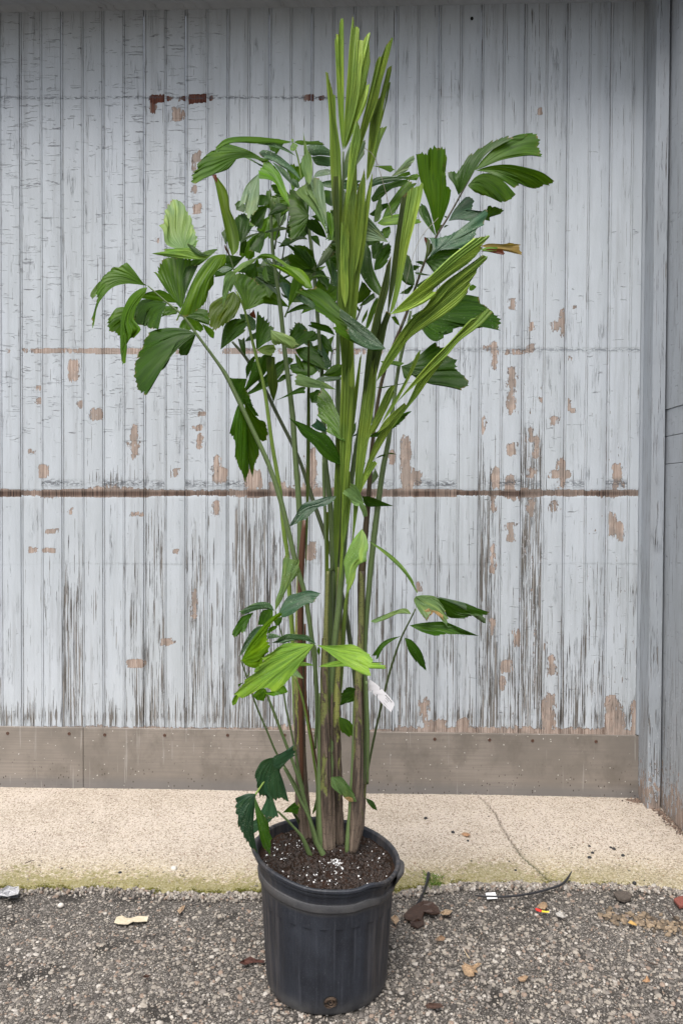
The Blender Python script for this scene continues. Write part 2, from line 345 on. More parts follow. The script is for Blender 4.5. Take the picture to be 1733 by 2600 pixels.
def prof(w_, first):
    """board cross-section, x from its left edge: joint groove, edge bead, flat, centre bead between two quirks, flat"""
    h = w_ / 2
    return [(0.0, 0.009, 1), (0.0014, 0.0075, 1), (0.0026, 0.0, .25), (0.0045, -.0026, 0), (0.0078, -.0022, 0), (0.0095, 0.0006, .5), (0.0110, 0.0058, 1), (0.0126, 0.0, .1), (0.0136, 0, 0), (0.018, 0, 0), (0.045, 0.0002, 0), (0.07, 0, 0),
            (h - 0.0024, 0, 0), (h - 0.0014, 0, .2), (h, 0.0058, 1), (h + 0.0014, 0.0004, .3), (h + 0.003, -.0026, 0), (h + 0.0065, -.0026, 0), (h + 0.0085, 0, .3), (h + 0.010, 0.0058, 1), (h + 0.0115, 0, .15), (h + 0.0125, 0, 0), (h + 0.018, 0, 0), (h + 0.05, 0.0002, 0),
            (w_ - 0.004, 0, 0), (w_ - 0.0015, 0.0015, .5), (w_ - 0.0006, 0.008, 1)]
zs = np.unique(np.r_[np.arange(ZBOT - .02, ZTOP + .06, 0.0085), [at_y(866, q, W)[2] for q in (1243, 1246, 1259, 1262, 246.5, 249.5, 885, 898)]])
nb = 0
for k in range(-7, 16):
    xa = XJ0 + k * BW
    pr = np.array(prof(BW, True))
    X = xa + pr[:, 0]
    if k == 14:
        pass
    if xa > XP: break
    keep = X <= XP + .012
    X = X[keep]; pr = pr[keep]
    warp = 0.0012 * math.sin(k * 2.1)
    XX, ZZ = np.meshgrid(X, zs); YY = W + np.tile(pr[:, 1], (len(zs), 1)) + warp
    px, py = to_px(np.stack([XX, np.full_like(XX, W), ZZ], -1).reshape(-1, 3))
    pe, gr, ckk, dk, so = wear(px, py, XX.ravel() + 1e-5)
    YY = YY.ravel() + 0.0022 * np.clip(1.6 - np.abs(py - 1252) / 7, 0, 1) + 0.001 * (np.abs(py - 248) < 2)
    gv_ = np.tile(pr[:, 2], (len(zs), 1)).ravel()
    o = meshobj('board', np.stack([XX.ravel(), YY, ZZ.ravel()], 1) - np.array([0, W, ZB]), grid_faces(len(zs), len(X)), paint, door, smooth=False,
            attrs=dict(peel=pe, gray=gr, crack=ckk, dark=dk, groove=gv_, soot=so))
    nb += 1

# metal kick plate in two lengths with screws
mk = M('weathered_kick_plate'); P = mk.pos()
st = mk.noise(mk.vmul(P, (2.5, 1, 160)), 1.0, 4, .6); bgn = mk.noise(P, 4, 4, .6); c3 = mk.xyz(P)
kc = mk.mix(mk.step(bgn, .3, .7), (0.205, 0.182, 0.158), (0.29, 0.255, 0.222)); kc = mk.mix(mk.step(st, .35, .7, 0, .6), kc, (0.20, 0.178, 0.158))
kc = mk.mix(mk.step(mk.noise(mk.vmul(P, (7, 1, 5)), 1.0, 6, .7), .48, .68, 0, .5), kc, (0.135, 0.118, 0.10))
kc = mk.mix(mk.step(c3[2], ZB + .015, ZB + .075, .55, 0), kc, (0.155, 0.155, 0.16))
def spots(m, P, sc, thr, sel):
    d = m.voro(P, sc); cl = m.n('SeparateColor', {0: m.voro(P, sc, out=1)})
    return m.math('MULTIPLY', m.step(d, thr * .7, thr, 1, 0), m.step(cl, sel, sel + .001))
kc = mk.mix(spots(mk, mk.vadd(P, mk.vmul(mk.noise(P, 30, 2, .5, out=1), (.01, .01, .02))), 55, .13, .72), kc, (0.72, 0.70, 0.66))
kc = mk.mix(mk.math('MULTIPLY', spots(mk, P, 38, .13, .70), mk.step(c3[2], ZB + .25, ZB + .02)), kc, (0.05, 0.035, 0.03))
kc = mk.mix(mk.math('MULTIPLY', spots(mk, mk.vmul(P, (1, 1, .5)), 75, .2, .6), mk.step(c3[2], ZB + .20, ZB + .03)), kc, (0.06, 0.045, 0.035))
drip = mk.noise(mk.vmul(P, (70, 1, 3)), 1.0, 3, .6)
kc = mk.mix(mk.step(drip, .66, .72, 0, .4), kc, (0.42, 0.40, 0.38))
mk.bsdf(kc, mk.math('ADD', .38, mk.math('MULTIPLY', bgn, .25)), mk.bump(mk.math('ADD', mk.math('MULTIPLY', st, .4), bgn), .35, .001), spec=.4, metal=.15)
xs_ = at_y(214, 1920, W)[0]
zt = lambda px, py: at_y(px, py, W)[2]
for a, b_, za, zb_ in ((XJ0 - 1.4, xs_ - .0012, zt(0, 1843), zt(214, 1846)), (xs_ + .0012, XP + .01, zt(214, 1846), zt(1613, 1866))):
    V = [(a, W - .012, ZB - .05), (b_, W - .012, ZB - .05), (b_, W - .012, zb_), (a, W - .012, za), (a, W + .012, za), (b_, W + .012, zb_), (a, W + .012, ZB - .05), (b_, W + .012, ZB - .05)]
    V = np.array(V) - np.array([0, W, ZB])
    kp = meshobj('kick_plate', V, [(0, 1, 2, 3), (3, 2, 5, 4), (0, 3, 4, 6), (1, 7, 5, 2)], mk.m, door)
    bm_ = kp.modifiers.new('bevel', 'BEVEL'); bm_.width = .0012; bm_.segments = 1
mr = M('rusty_screw'); mr.bsdf(mr.mix(mr.noise(mr.pos(), 300, 3), (0.035, 0.018, 0.012), (0.14, 0.07, 0.045)), .75)
scr = None
for (sx, sy) in ((176, 1863), (266, 1866), (418, 1867), (578, 1867), (722, 1867), (800, 1868), (1103, 1877), (1242, 1879), (1351, 1881), (1512, 1883), (20, 1862), (-140, 1860)):
    p = at_y(sx, sy, W - .013) - np.array([0, W, ZB])
    if scr is None:
        a = np.linspace(0, 2 * np.pi, 14, endpoint=False); V = []
        for r_, d_ in ((.0078, .001), (.0072, -.0012), (.0055, -.0026), (.0045, -.0020), (.003, -.0008)):
            V += [(math.cos(t) * r_, d_, math.sin(t) * r_) for t in a]
        Fc = [tuple(f) for f in grid_faces(5, 14, wrap=True)] + [tuple(range(56, 70))]
        scr = meshobj('screw', V, Fc, mr.m, door); scr.location = p
    else:
        o = scr.copy(); COL.objects.link(o); o.parent = door; o.location = p

# lintel / soffit, jamb post, side wall
SOFD = 0.44
def wearbox(name, P0, P1, m, parent, nu=2, peelv=.2, grayv=.25, crackv=.1, res=.03, darkv=0.0):
    """flat painted slab between two corners, subdivided, with wear fields"""
    x0, y0, z0 = P0; x1, y1, z1 = P1
    V = []; Fc = []; base = 0
    def face(o_, u, v):
        nonlocal base
        nu_ = max(2, int(np.linalg.norm(u) / res)); nv_ = max(2, int(np.linalg.norm(v) / res))
        s, t = np.meshgrid(np.linspace(0, 1, nu_), np.linspace(0, 1, nv_), indexing='ij')
        V.append((np.array(o_) + s[..., None] * np.array(u) + t[..., None] * np.array(v)).reshape(-1, 3))
        Fc.append(grid_faces(nu_, nv_) + base); base += nu_ * nv_
    dx, dy, dz = x1 - x0, y1 - y0, z1 - z0
    face((x0, y0, z0), (dx, 0, 0), (0, 0, dz)); face((x0, y0, z0), (0, 0, dz), (0, dy, 0)); face((x1, y0, z0), (0, dy, 0), (0, 0, dz))
    face((x0, y0, z0), (0, dy, 0), (dx, 0, 0)); face((x0, y1, z0), (0, 0, dz), (dx, 0, 0)); face((x0, y0, z1), (dx, 0, 0), (0, dy, 0))
    V = np.vstack(V); n = len(V)
    zz = V[:, 2]; lowf = np.clip((1.2 - (zz - ZB)) / 1.2, 0, 1)
    return meshobj(name, V, np.vstack(Fc), m, parent, attrs=dict(peel=np.full(n, peelv) + .12 * lowf + .25 * np.clip(1 - (zz - ZB) / .25, 0, 1), gray=np.full(n, grayv) + .1 * lowf, crack=np.full(n, crackv), dark=np.full(n, darkv), groove=np.zeros(n), soot=np.zeros(n)))
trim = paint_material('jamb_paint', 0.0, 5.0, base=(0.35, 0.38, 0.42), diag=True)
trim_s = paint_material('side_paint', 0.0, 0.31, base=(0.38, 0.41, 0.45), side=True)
zl0, zr0 = at_y(0, 32, W)[2], at_y(1639, 4, W)[2]
fr = thing('door_frame', 'painted grey timber lintel and corner post framing the board door', 'door frame', loc=(0, 0, 0))
# the lintel soffit runs a hair out of level, as in the photograph
n_ = 60; xs2 = np.linspace(XJ0 - 1.5, XP + 1.0, n_)
zz2 = zl0 + (xs2 - at_y(0, 32, W)[0]) * (zr0 - zl0) / (at_y(1639, 4, W)[0] - at_y(0, 32, W)[0])
V = []
for x_, z_ in zip(xs2, zz2):
    for yy, zo in ((W + .05, 0), (W - .016, 0), (W - .02, .012), (W - .05, .012), (W - SOFD, .012), (W - SOFD, .30), (W + .05, .30)): V.append((x_, yy, z_ + zo))
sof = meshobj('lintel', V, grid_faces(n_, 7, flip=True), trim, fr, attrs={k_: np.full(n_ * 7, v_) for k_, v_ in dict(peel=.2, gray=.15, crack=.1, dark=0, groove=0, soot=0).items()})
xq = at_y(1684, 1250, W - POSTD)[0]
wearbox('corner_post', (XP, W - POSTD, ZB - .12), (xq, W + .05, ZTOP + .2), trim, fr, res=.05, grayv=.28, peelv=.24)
box('stop_bead', XP - .011, XP + .004, W - .016, W + .02, ZBOT, ZTOP + .1, trim, fr)
hb_ = M('door_hole'); hb_.bsdf((0.01, 0.01, 0.01), .9)
sw = thing('side_wall', 'painted boards of the side wall right of the corner post', 'wall', loc=(xq, 0, 0))
xw = xq + .010
yb0 = W
zz_ = [ZB - .12, at_x(1700, 1177, xw)[2], at_x(1700, 1106, xw)[2], at_x(1700, 1037, xw)[2], ZTOP + .5]
for i in range(4):
    for j in range(3):
        if i in (1, 2) and j: continue
        y1_ = yb0 - (0 if i in (1, 2) else j * .343); y0_ = yb0 - (1.03 if i in (1, 2) else (j + 1) * .343) + .002
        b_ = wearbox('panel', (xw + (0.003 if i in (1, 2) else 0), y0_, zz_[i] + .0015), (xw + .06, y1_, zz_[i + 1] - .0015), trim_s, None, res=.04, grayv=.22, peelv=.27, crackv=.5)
        b_.parent = sw; b_.matrix_parent_inverse = Matrix.Translation((-xq, 0, 0))
# a bored hole with its rust ring near the top of the boards
hp = at_y(1197, 47, W - .001) - np.array([0, W, ZB])
V = [(0, -.0005, 0)] + [(math.cos(t) * .0075, -.0005, math.sin(t) * .009) for t in np.linspace(0, 2 * np.pi, 12, endpoint=False)]
ho = meshobj('bolt_hole', V, [(0, i + 1, (i + 1) % 12 + 1) for i in range(12)], hb_.m, door); ho.location = hp

# ================================================================== ground
APY = 2.0
def joint_y(x):
    """where concrete meets asphalt"""
    x = np.asarray(x, float)
    xsn = np.array([-4, -1.3, -.9, -.5, -.3, .1, .35, .6, .9, 1.2, 4]); 
    pxs = np.array([(at_z(a, b, 0)) for a, b in ((0, 2262), (200, 2258), (330, 2256), (400, 2268), (560, 2272), (660, 2268), (1000, 2268), (1150, 2246), (1300, 2244), (1450, 2246), (1600, 2250), (1733, 2262))])
    return np.interp(x, pxs[:, 0], pxs[:, 1]) + .006 * np.sin(x * 37) + .004 * np.sin(x * 91 + 1) + .003 * np.sin(x * 203)
ma = M('asphalt_matrix'); P = ma.pos()
v1 = ma.voro(P, 330, out=1); s1 = ma.n('SeparateColor', {0: v1}); nn = ma.noise(P, 3, 5, .6); n4 = ma.noise(P, 90, 4, .65)
ac = ma.mix(ma.step(nn, .35, .7), (0.058, 0.051, 0.044), (0.098, 0.087, 0.075)); ac = ma.mix(ma.step(s1, .6, .95, 0, .8), ac, (0.34, 0.31, 0.28)); ac = ma.mix(ma.step(s1, .3, .05, 0, .7), ac, (0.03, 0.028, 0.026))
ac = ma.mix(ma.step(n4, .55, .7, 0, .6), ac, (0.045, 0.04, 0.037))
damp = ma.noise(P, 6.5, 4, .6); ac = ma.mix(ma.step(damp, .54, .66, 0, .8), ac, (0.026, 0.023, 0.020))
yy_ = ma.xyz(P)[1]
ma.bsdf(ac, .85, ma.bump(ma.math('ADD', n4, ma.math('MULTIPLY', s1, .5)), 1.0, .004), spec=.3)
# asphalt: fine near the camera, then one sheet out to the horizon
gx = np.r_[-60, -20, -6, -3, np.arange(-2, 2.01, .05), 3, 6, 20, 60]; gy = np.r_[-60, -20, -6, -2, 0, 1.0, np.arange(1.5, 3.0, .05), 3.3, 3.62, 4.2]
GX, GY = np.meshgrid(gx, gy); GZ = 0.0012 * np.sin(GX * 2.3 + 1) * np.sin(GY * 1.9) * (np.abs(GX) < 4) - .0052 - 0.035 * np.clip((GY - 2.86) / .1, 0, 1)
tag(meshobj('asphalt_ground', np.stack([GX, GY, GZ], -1).reshape(-1, 3), grid_faces(len(gy), len(gx)), ma.m, smooth=True), 'worn asphalt with pale stones showing', kind='structure')

mc = M('exposed_concrete'); P = mc.pos(); c3 = mc.xyz(P)
dy = mc.attr('edge'); ck = mc.attr('crackc')
spk = mc.n('SeparateColor', {0: mc.voro(mc.vmul(P, (1, .75, 1)), 230, out=1)}); spk2 = mc.n('SeparateColor', {0: mc.voro(P, 95, out=1)}); d95 = mc.voro(P, 95)
n1 = mc.noise(P, 5, 5, .6); n2 = mc.noise(P, 60, 4, .65); n3 = mc.noise(P, 380, 3, .7)
cc = mc.mix(mc.step(dy, 0.02, .34), (0.40, 0.335, 0.19), (0.52, 0.45, 0.385))
cc = mc.mix(mc.step(n1, .3, .7, 0, .45), cc, (0.41, 0.345, 0.27))
cc = mc.mix(mc.step(mc.noise(P, 1.9, 6, .65), .42, .68, 0, .6), cc, (0.33, 0.275, 0.215))
cc = mc.mix(mc.step(spk, .55, .9, 0, .75), cc, (0.62, 0.55, 0.46)); cc = mc.mix(mc.step(spk, .25, .05, 0, .85), cc, (0.20, 0.155, 0.115))
cc = mc.mix(mc.step(n3, .58, .70, 0, .55), cc, (0.22, 0.18, 0.14))
peb = mc.math('MULTIPLY', mc.step(spk2, .80, .82), mc.step(d95, .33, .28))
pebc = mc.ramp(mc.n('SeparateColor', {0: mc.voro(P, 95, out=1)}, out=1), [(.1, (.30, .16, .11)), (.4, (.34, .30, .26)), (.7, (.66, .60, .50)), (.95, (.12, .11, .11))])
cc = mc.mix(mc.math('MULTIPLY', peb, mc.step(dy, .45, .1, .25, 1)), cc, pebc)
moss = mc.math('ADD', mc.step(dy, .0, .06, .56, 0, smooth=False), mc.math('MULTIPLY', mc.step(dy, .04, .36, .38, 0), 1))
mm = mc.step(mc.math('ADD', mc.math('MULTIPLY', n2, .6), mc.math('MULTIPLY', n1, .4)), mc.math('SUBTRACT', .78, moss), mc.math('SUBTRACT', .90, moss))
mm = mc.math('MULTIPLY', mm, mc.attr('mossy'))
cc = mc.mix(mc.math('MULTIPLY', mm, .62), cc, mc.mix(n3, (0.10, 0.10, 0.02), (0.24, 0.22, 0.05)))
cc = mc.mix(mc.step(dy, -.02, .008, .85, 0), cc, (0.06, 0.05, 0.035))
cc = mc.mix(mc.math('MULTIPLY', ck, mc.step(n2, .3, .55, .5, 1)), cc, mc.mix(mc.step(dy, .15, .35), (0.05, 0.055, 0.02), (0.10, 0.075, 0.055)))
mc.bsdf(cc, .88, mc.bump(mc.math('ADD', mc.math('MULTIPLY', spk, .6), mc.math('MULTIPLY', n3, .8)), .8, .0022), spec=.25)
ax = np.r_[np.arange(-2.6, -1.3, .05), np.arange(-1.3, 1.6, .0068), np.arange(1.6, 2.3, .06)]
tt = np.r_[0, 0, .004, .008, .014, .022, .032, np.arange(.045, 1.0, .0075)]
AX, TT = np.meshgrid(ax, tt); JY = joint_y(AX); AY = JY + TT * (W + .03 - JY) / .9925
ED = (AY - JY)
AZ = 0.008 + (ZB - 0.008) * np.clip(ED / (W - 2.78), 0, 1) ** .9
AZ[0] = -.05; AZ[1] = -.006; AZ[2] = .0; AZ[3] += -.004; AZ[4] += -.002
AZ += rng.normal(0, .0007, AZ.shape) + .003 * np.sin(AX * 4 + 2) * np.sin(AY * 5)
crk = np.array([at_z(a, b, ZB * .6)[:2] for a, b in ((1213, 2026), (1240, 2050), (1258, 2072), (1272, 2100), (1292, 2130), (1305, 2150), (1335, 2182), (1358, 2200), (1380, 2220), (1412, 2248))])
crk = cr(crk, 90); crk += rng.normal(0, .0025, crk.shape)
PX = np.stack([AX.ravel(), AY.ravel()], 1); dm = np.full(len(PX), 9.0)
for i in range(len(crk) - 1):
    a_, b_ = crk[i], crk[i + 1]; ab = b_ - a_; t_ = np.clip(((PX - a_) @ ab) / (ab @ ab + 1e-12), 0, 1); dm = np.minimum(dm, np.linalg.norm(PX - a_ - t_[:, None] * ab, axis=1) - .0012 * (i / 60) ** 2)
ckv = np.clip(1.2 - dm / .0042, 0, 1); AZr = AZ.ravel() - .006 * (ckv > .5)
mossy = np.interp(AX.ravel(), [-1.3, -.9, -.45, -.1, .1, .25, .45, .7, .95, 1.3], [1, .95, 1.0, 1.1, 1.1, .8, .8, .75, .45, .3])
tag(meshobj('concrete_apron', np.stack([AX.ravel(), AY.ravel(), AZr], 1), grid_faces(len(tt), len(ax)), mc.m, smooth=True, attrs=dict(edge=ED.ravel(), crackc=ckv, mossy=mossy)), kind='structure')

# stones set in the asphalt, loose gravel along the joint: real pieces, joined
mst = M('stones'); mt = mst.attr('tint', out=0); P = mst.pos()
mst.bsdf(mst.mix(mst.step(mst.noise(P, 260, 4, .6), .3, .7, 0, .35), mt, (0.12, 0.10, 0.09)), .8, mst.bump(mst.noise(P, 500, 3), .5, .001), spec=.35)
def stones(name, XY, R, Z, flat, cols, parent=None, kindlabel=None):
    n = len(XY); k = 6; a = np.linspace(0, 2 * np.pi, k, endpoint=False)[None, :] + rng.uniform(0, 6.28, (n, 1))
    rr = R[:, None] * rng.uniform(.65, 1.2, (n, k)); asp = rng.uniform(.55, 1.0, (n, 1)); th = rng.uniform(0, 3.14, (n, 1))
    def ring(s, h):
        u = np.cos(a) * rr * s; v = np.sin(a) * rr * s * asp
        return np.stack([XY[:, :1] + u * np.cos(th) - v * np.sin(th), XY[:, 1:] + u * np.sin(th) + v * np.cos(th), np.repeat((Z + h)[:, None], k, 1)], -1)
    tilt = rng.uniform(-.25, .25, (n, 2))
    hgt = R * flat * rng.uniform(.5, 1.2, n)
    r0 = ring(1.0, -R * .5); r1 = ring(.98, hgt * .35); r2 = ring(.62, hgt)
    for q in (r1, r2):
        q[..., 2] += (q[..., 0] - XY[:, :1]) * tilt[:, :1] + (q[..., 1] - XY[:, 1:]) * tilt[:, 1:]
    V = np.concatenate([r0, r1, r2], 1).reshape(-1, 3); b = (np.arange(n) * 3 * k)[:, None, None]
    i = np.arange(k); j = (i + 1) % k
    q1 = np.stack([i, j, k + j, k + i], 1); q2 = q1 + k
    Fq = (np.concatenate([q1, q2])[None] + b).reshape(-1, 4)
    cap = np.array([[0, 1, 2, 3], [0, 3, 4, 5]]) + 2 * k
    Fq = np.vstack([Fq, (cap[None] + b).reshape(-1, 4)])
    C = np.repeat(cols, 3 * k, 0)
    return meshobj(name, V, Fq, mst.m, parent, col=C)
def stone_cols(n, w_=(.36, .20, .10, .10, .16, .08)):
    pal = np.array([(.36, .32, .27), (.235, .21, .185), (.50, .46, .41), (.29, .215, .165), (.14, .125, .11), (.06, .055, .05)])
    c = pal[rng.choice(6, n, p=np.array(w_) / sum(w_))] * rng.uniform(.75, 1.15, (n, 1)); return c
def scatter(n, x0, x1, y0, y1): return np.stack([rng.uniform(x0, x1, n), rng.uniform(y0, y1, n)], 1)
XY = scatter(86000, -1.75, 1.85, 1.55, 2.95)
d = joint_y(XY[:, 0]) - XY[:, 1]
keep = (d > -.002)
dens = np.clip(.26 + .5 * np.clip((d - .06) / .3, 0, 1), 0, 1)
patch = np.sin(XY[:, 0] * 5.1 + 1) * np.sin(XY[:, 1] * 7.3) + .5 * np.sin(XY[:, 0] * 13 + XY[:, 1] * 11)
dens *= 1.0
keep &= rng.uniform(0, 1, len(XY)) < dens
XY = XY[keep]
R = np.clip(rng.lognormal(math.log(.0033), .50, len(XY)), .0014, .0105)
o = stones('asphalt_stones', XY, R, np.full(len(XY), -.0034), .24, stone_cols(len(XY)))
tag(o, 'pale cream, grey and pinkish stones standing out of the worn asphalt', kind='stuff')
xg = rng.uniform(-1.4, 1.6, 9000); dg = np.abs(rng.normal(0, .022, 9000)); yg = joint_y(xg) - dg + .004
wgt = np.interp(xg, [-1.4, -.75, -.6, -.35, -.2, .1, .2, .45, .75, 1.0, 1.5], [.3, .3, .9, .5, .25, .3, 1, 1, .8, .6, .7])
q = rng.uniform(0, 1, 9000) < wgt
o = stones('gravel', np.stack([xg[q], yg[q]], 1), np.clip(rng.lognormal(math.log(.0040), .38, q.sum()), .002, .0095), rng.uniform(0, .004, q.sum()), .8, stone_cols(q.sum(), (.34, .22, .16, .10, .12, .10)))
tag(o, 'loose pale gravel gathered along the edge of the concrete', kind='stuff')
# small dark and rusty aggregate grains standing out of the concrete
XY = scatter(5200, -1.4, 1.55, 2.7, 3.6); XY = XY[(XY[:, 1] > joint_y(XY[:, 0]) + .02)]
ee = XY[:, 1] - joint_y(XY[:, 0]); XY = XY[rng.uniform(0, 1, len(XY)) < np.clip(1.1 - ee * 1.4, .15, 1)]; ee = XY[:, 1] - joint_y(XY[:, 0])
zc = 0.008 + (ZB - .008) * np.clip(ee / (W - 2.78), 0, 1) ** .9 + .003 * np.sin(XY[:, 0] * 4 + 2) * np.sin(XY[:, 1] * 5)
def apron_z(x, y):
    e = y - joint_y(x); return 0.008 + (ZB - .008) * np.clip(e / (W - 2.78), 0, 1) ** .9 + .003 * np.sin(x * 4 + 2) * np.sin(y * 5)
o = stones('concrete_aggregate', XY, np.clip(rng.lognormal(math.log(.0026), .4, len(XY)), .0013, .0075), zc + .0002, .4, stone_cols(len(XY), (.3, .15, .3, .22, .12, .06)) * np.array([1.05, 1.0, .88]))
tag(o, 'small coloured stones showing in the concrete surface', kind='stuff')

# moss and grass along the joint
mmoss = M('moss'); mmoss.bsdf(mmoss.mix(mmoss.n('ObjectInfo', out=5), mmoss.attr('tint', out=0), mmoss.attr('tint', out=0)), .9, spec=.2)
def blades(name, XY, Z, h, wd, cols, lean=.6):
    n = len(XY); a = rng.uniform(0, 6.28, n); dx, dyy = np.cos(a) * wd, np.sin(a) * wd; lx, ly = rng.normal(0, lean, n) * h, rng.normal(0, lean, n) * h
    z0 = Z - .001
    V = np.stack([np.stack([XY[:, 0] - dx, XY[:, 1] - dyy, z0], 1), np.stack([XY[:, 0] + dx, XY[:, 1] + dyy, z0], 1),
                  np.stack([XY[:, 0] + dx * .7 + lx * .4, XY[:, 1] + dyy * .7 + ly * .4, z0 + h * .6], 1), np.stack([XY[:, 0] + lx, XY[:, 1] + ly, z0 + h], 1)], 1).reshape(-1, 3)
    Fc = np.arange(4 * n).reshape(n, 4)
    return meshobj(name, V, Fc, mmoss.m, None, col=np.repeat(cols, 4, 0))
n = 12000; xm = rng.uniform(-1.4, 1.35, n); em = np.abs(rng.normal(0, .014, n)) - .006
wgt = np.interp(xm, [-1.3, -.9, -.45, -.1, .1, .25, .45, .7, .95, 1.3], [.9, .9, 1.0, 1.0, 1.0, .6, .65, .45, .15, .03]) * np.clip(0.35 + .7 * np.sin(xm * 23) * np.sin(xm * 57 + 1) + .3 * np.sin(xm * 9), .03, 1)
q = rng.uniform(0, 1, n) < wgt; xm, em = xm[q], em[q]; ym = joint_y(xm) + em
cm = np.array([(.095, .10, .018)]) * rng.uniform(.5, 1.5, (len(xm), 1)) * np.array([[1, 1, 1]]) + rng.uniform(0, .05, (len(xm), 1)) * np.array([[1, .7, .1]])
o = blades('moss', np.stack([xm, ym], 1), np.where(em > 0, apron_z(xm, ym), .001), rng.uniform(.002, .0065, len(xm)), rng.uniform(.0008, .002, len(xm)), cm, 1.0)
tag(o, 'olive green moss on the edge of the concrete', kind='stuff')
g0 = at_z(1092, 2243, 0); n = 240
XYg = np.stack([rng.normal(g0[0] + .012, .020, n), rng.normal(g0[1], .024, n)], 1)
o = blades('grass_tuft', XYg, np.full(n, .002), rng.uniform(.008, .026, n), rng.uniform(.0005, .0011, n), np.array([(.10, .17, .03)]) * rng.uniform(.6, 1.6, (n, 1)), .5)
tag(o, 'small tuft of green grass growing in the joint beside the black strap', kind='stuff')
# ================================================================== nursery pot
YP = 2.37                                       # depth of the palm's clump
pc = at_z(828.5, 2487, 0.0); PCX, PCY = pc[0], pc[1] + .015
mp = M('black_pot_plastic'); P = mp.pos(); uvp = mp.uv(); u3 = mp.xyz(uvp)
U = mp.vec(u3[0], u3[1], 0)
stv = mp.noise(mp.vmul(U, (90, 3.2, 1)), 1.0, 5, .65); blt = mp.noise(mp.vmul(U, (9, 7, 1)), 1.0, 5, .65); fin = mp.noise(P, 420, 3, .7)
pcx = mp.mix(mp.step(blt, .35, .7), (0.010, 0.0120, 0.0180), (0.021, 0.025, 0.035))
pcx = mp.mix(mp.step(stv, .52, .72, 0, .55), pcx, (0.060, 0.065, 0.080))
pcx = mp.mix(mp.step(fin, .56, .70, 0, .4), pcx, (0.12, 0.125, 0.14))
pcx = mp.mix(mp.step(mp.noise(mp.vmul(U, (14, 10, 1)), 1.0, 4, .8), .60, .68, 0, .5), pcx, (0.016, 0.017, 0.021))
scf = mp.noise(mp.vmul(U, (130, 14, 1)), 1.0, 5, .75); pcx = mp.mix(mp.step(scf, .68, .74, 0, .7), pcx, (0.34, 0.34, 0.34))
dustb = mp.step(u3[1], .055, .0, 0, 1); pcx = mp.mix(mp.math('MULTIPLY', dustb, mp.step(blt, .35, .65, .2, .8)), pcx, (0.10, 0.097, 0.093))
ringd = mp.math('MULTIPLY', mp.step(u3[1], .285, .300), mp.step(u3[1], .335, .32)); pcx = mp.mix(mp.math('MULTIPLY', ringd, mp.step(blt, .3, .6, .1, .6)), pcx, (0.085, 0.08, 0.075))
sdd = mp.math('MULTIPLY', mp.step(mp.math('ABSOLUTE', mp.math('SUBTRACT', u3[0], .27)), .10, .16), mp.step(stv, .42, .6, .1, .6)); pcx = mp.mix(sdd, pcx, (0.075, 0.065, 0.06))
mp.bsdf(pcx, mp.math('ADD', .42, mp.math('MULTIPLY', blt, .35)), mp.bump(mp.math('ADD', mp.math('MULTIPLY', stv, .5), fin), .35, .0009), spec=.5)
pot = thing('nursery_pot', 'tall black plastic nursery pot with a dented rim holding the palm', 'plant pot', loc=(PCX, PCY, 0))
NT = 192; th = np.linspace(0, 2 * np.pi, NT, endpoint=False)
def rimz(th):
    x, y = np.cos(th), np.sin(th)
    return .376 - .020 * x + .010 * y - .006 * np.exp(-((th - 4.5) / .35) ** 2) + .009 * np.exp(-((th - 5.35) / .16) ** 2)
def rimr(th):
    return 1 + .018 * np.cos(2 * th + .4) + .012 * np.cos(3 * th + 2.2) - .012 * np.exp(-((th - 4.0) / .5) ** 2)
pf = [  # r, z relative to rim (z from ground as fraction of the body)
 (0.0, .012, 0), (.155, .010, 0), (.166, .000, 0), (.1725, .002, 0), (.1765, .010, 0), (.1785, .024, 0), (.1795, .05, .3), (.1835, .14, .8), (.1880, .23, 1), (.1905, .285, 1), (.1915, .300, .5),
 (.1985, .3015, 0), (.2005, .305, 0), (.2015, .318, 0), (.1995, .324, 0), (.1965, .326, 0), (.1985, .345, 0), (.2005, .350, 0), (.2030, .352, 0), (.2035, .357, 0), (.2010, .361, 0), (.2025, .3635, 0), (.2095, .3645, 0), (.2120, .368, 0), (.2120, .374, 0), (.2095, .3770, 0), (.2030, .3765, 0), (.1995, .372, 0), (.1975, .340, 0), (.190, .250, 0)]
V = []; UVp = []
for (r_, z_, fl) in pf:
    k_ = np.clip((z_ - .12) / .25, 0, 1) ** 1.5
    zz3 = z_ + (rimz(th) - .376) * k_
    rr3 = r_ * (1 + (rimr(th) - 1) * k_) + fl * (.0024 * np.tanh(3 * np.cos(th * 26)) ) + .0006 * np.sin(th * 5) * (r_ > .1)
    V.append(np.stack([np.cos(th) * rr3, np.sin(th) * rr3, zz3], 1)); UVp.append(np.stack([(th / (2 * np.pi) * .5 + .0) , np.full(NT, z_)], 1))
V = np.vstack(V); UVp = np.vstack(UVp); UVp[:, 0] = np.tile(np.where(th > np.pi, (th - np.pi) / np.pi * .54, th / np.pi * .54), len(pf))
ps_ = meshobj('pot_shell', V, grid_faces(len(pf), NT, wrap=True), mp.m, pot, smooth=True, uv=UVp)
es_ = ps_.modifiers.new('crisp_edges', 'EDGE_SPLIT'); es_.split_angle = math.radians(26)
# lifting lugs on the rim
for an in (-.12, 3.02):
    V = []
    for s in np.linspace(-1, 1, 9):
        a_ = an + s * .21; out = .006 + .013 * (1 - s * s) ** .5 if abs(s) < 1 else .006
        zr = float(rimz(np.array([a_ % (2 * np.pi)]))[0]) - .376
        for rr_, z_ in ((.2085, .366), (.2085 + out, .3655), (.2085 + out * .95, .352), (.2015, .318), (.2, .32)):
            V.append((math.cos(a_) * rr_, math.sin(a_) * rr_, z_ + zr))
    meshobj('rim_lug', V, grid_faces(9, 5), mp.m, pot, smooth=True)
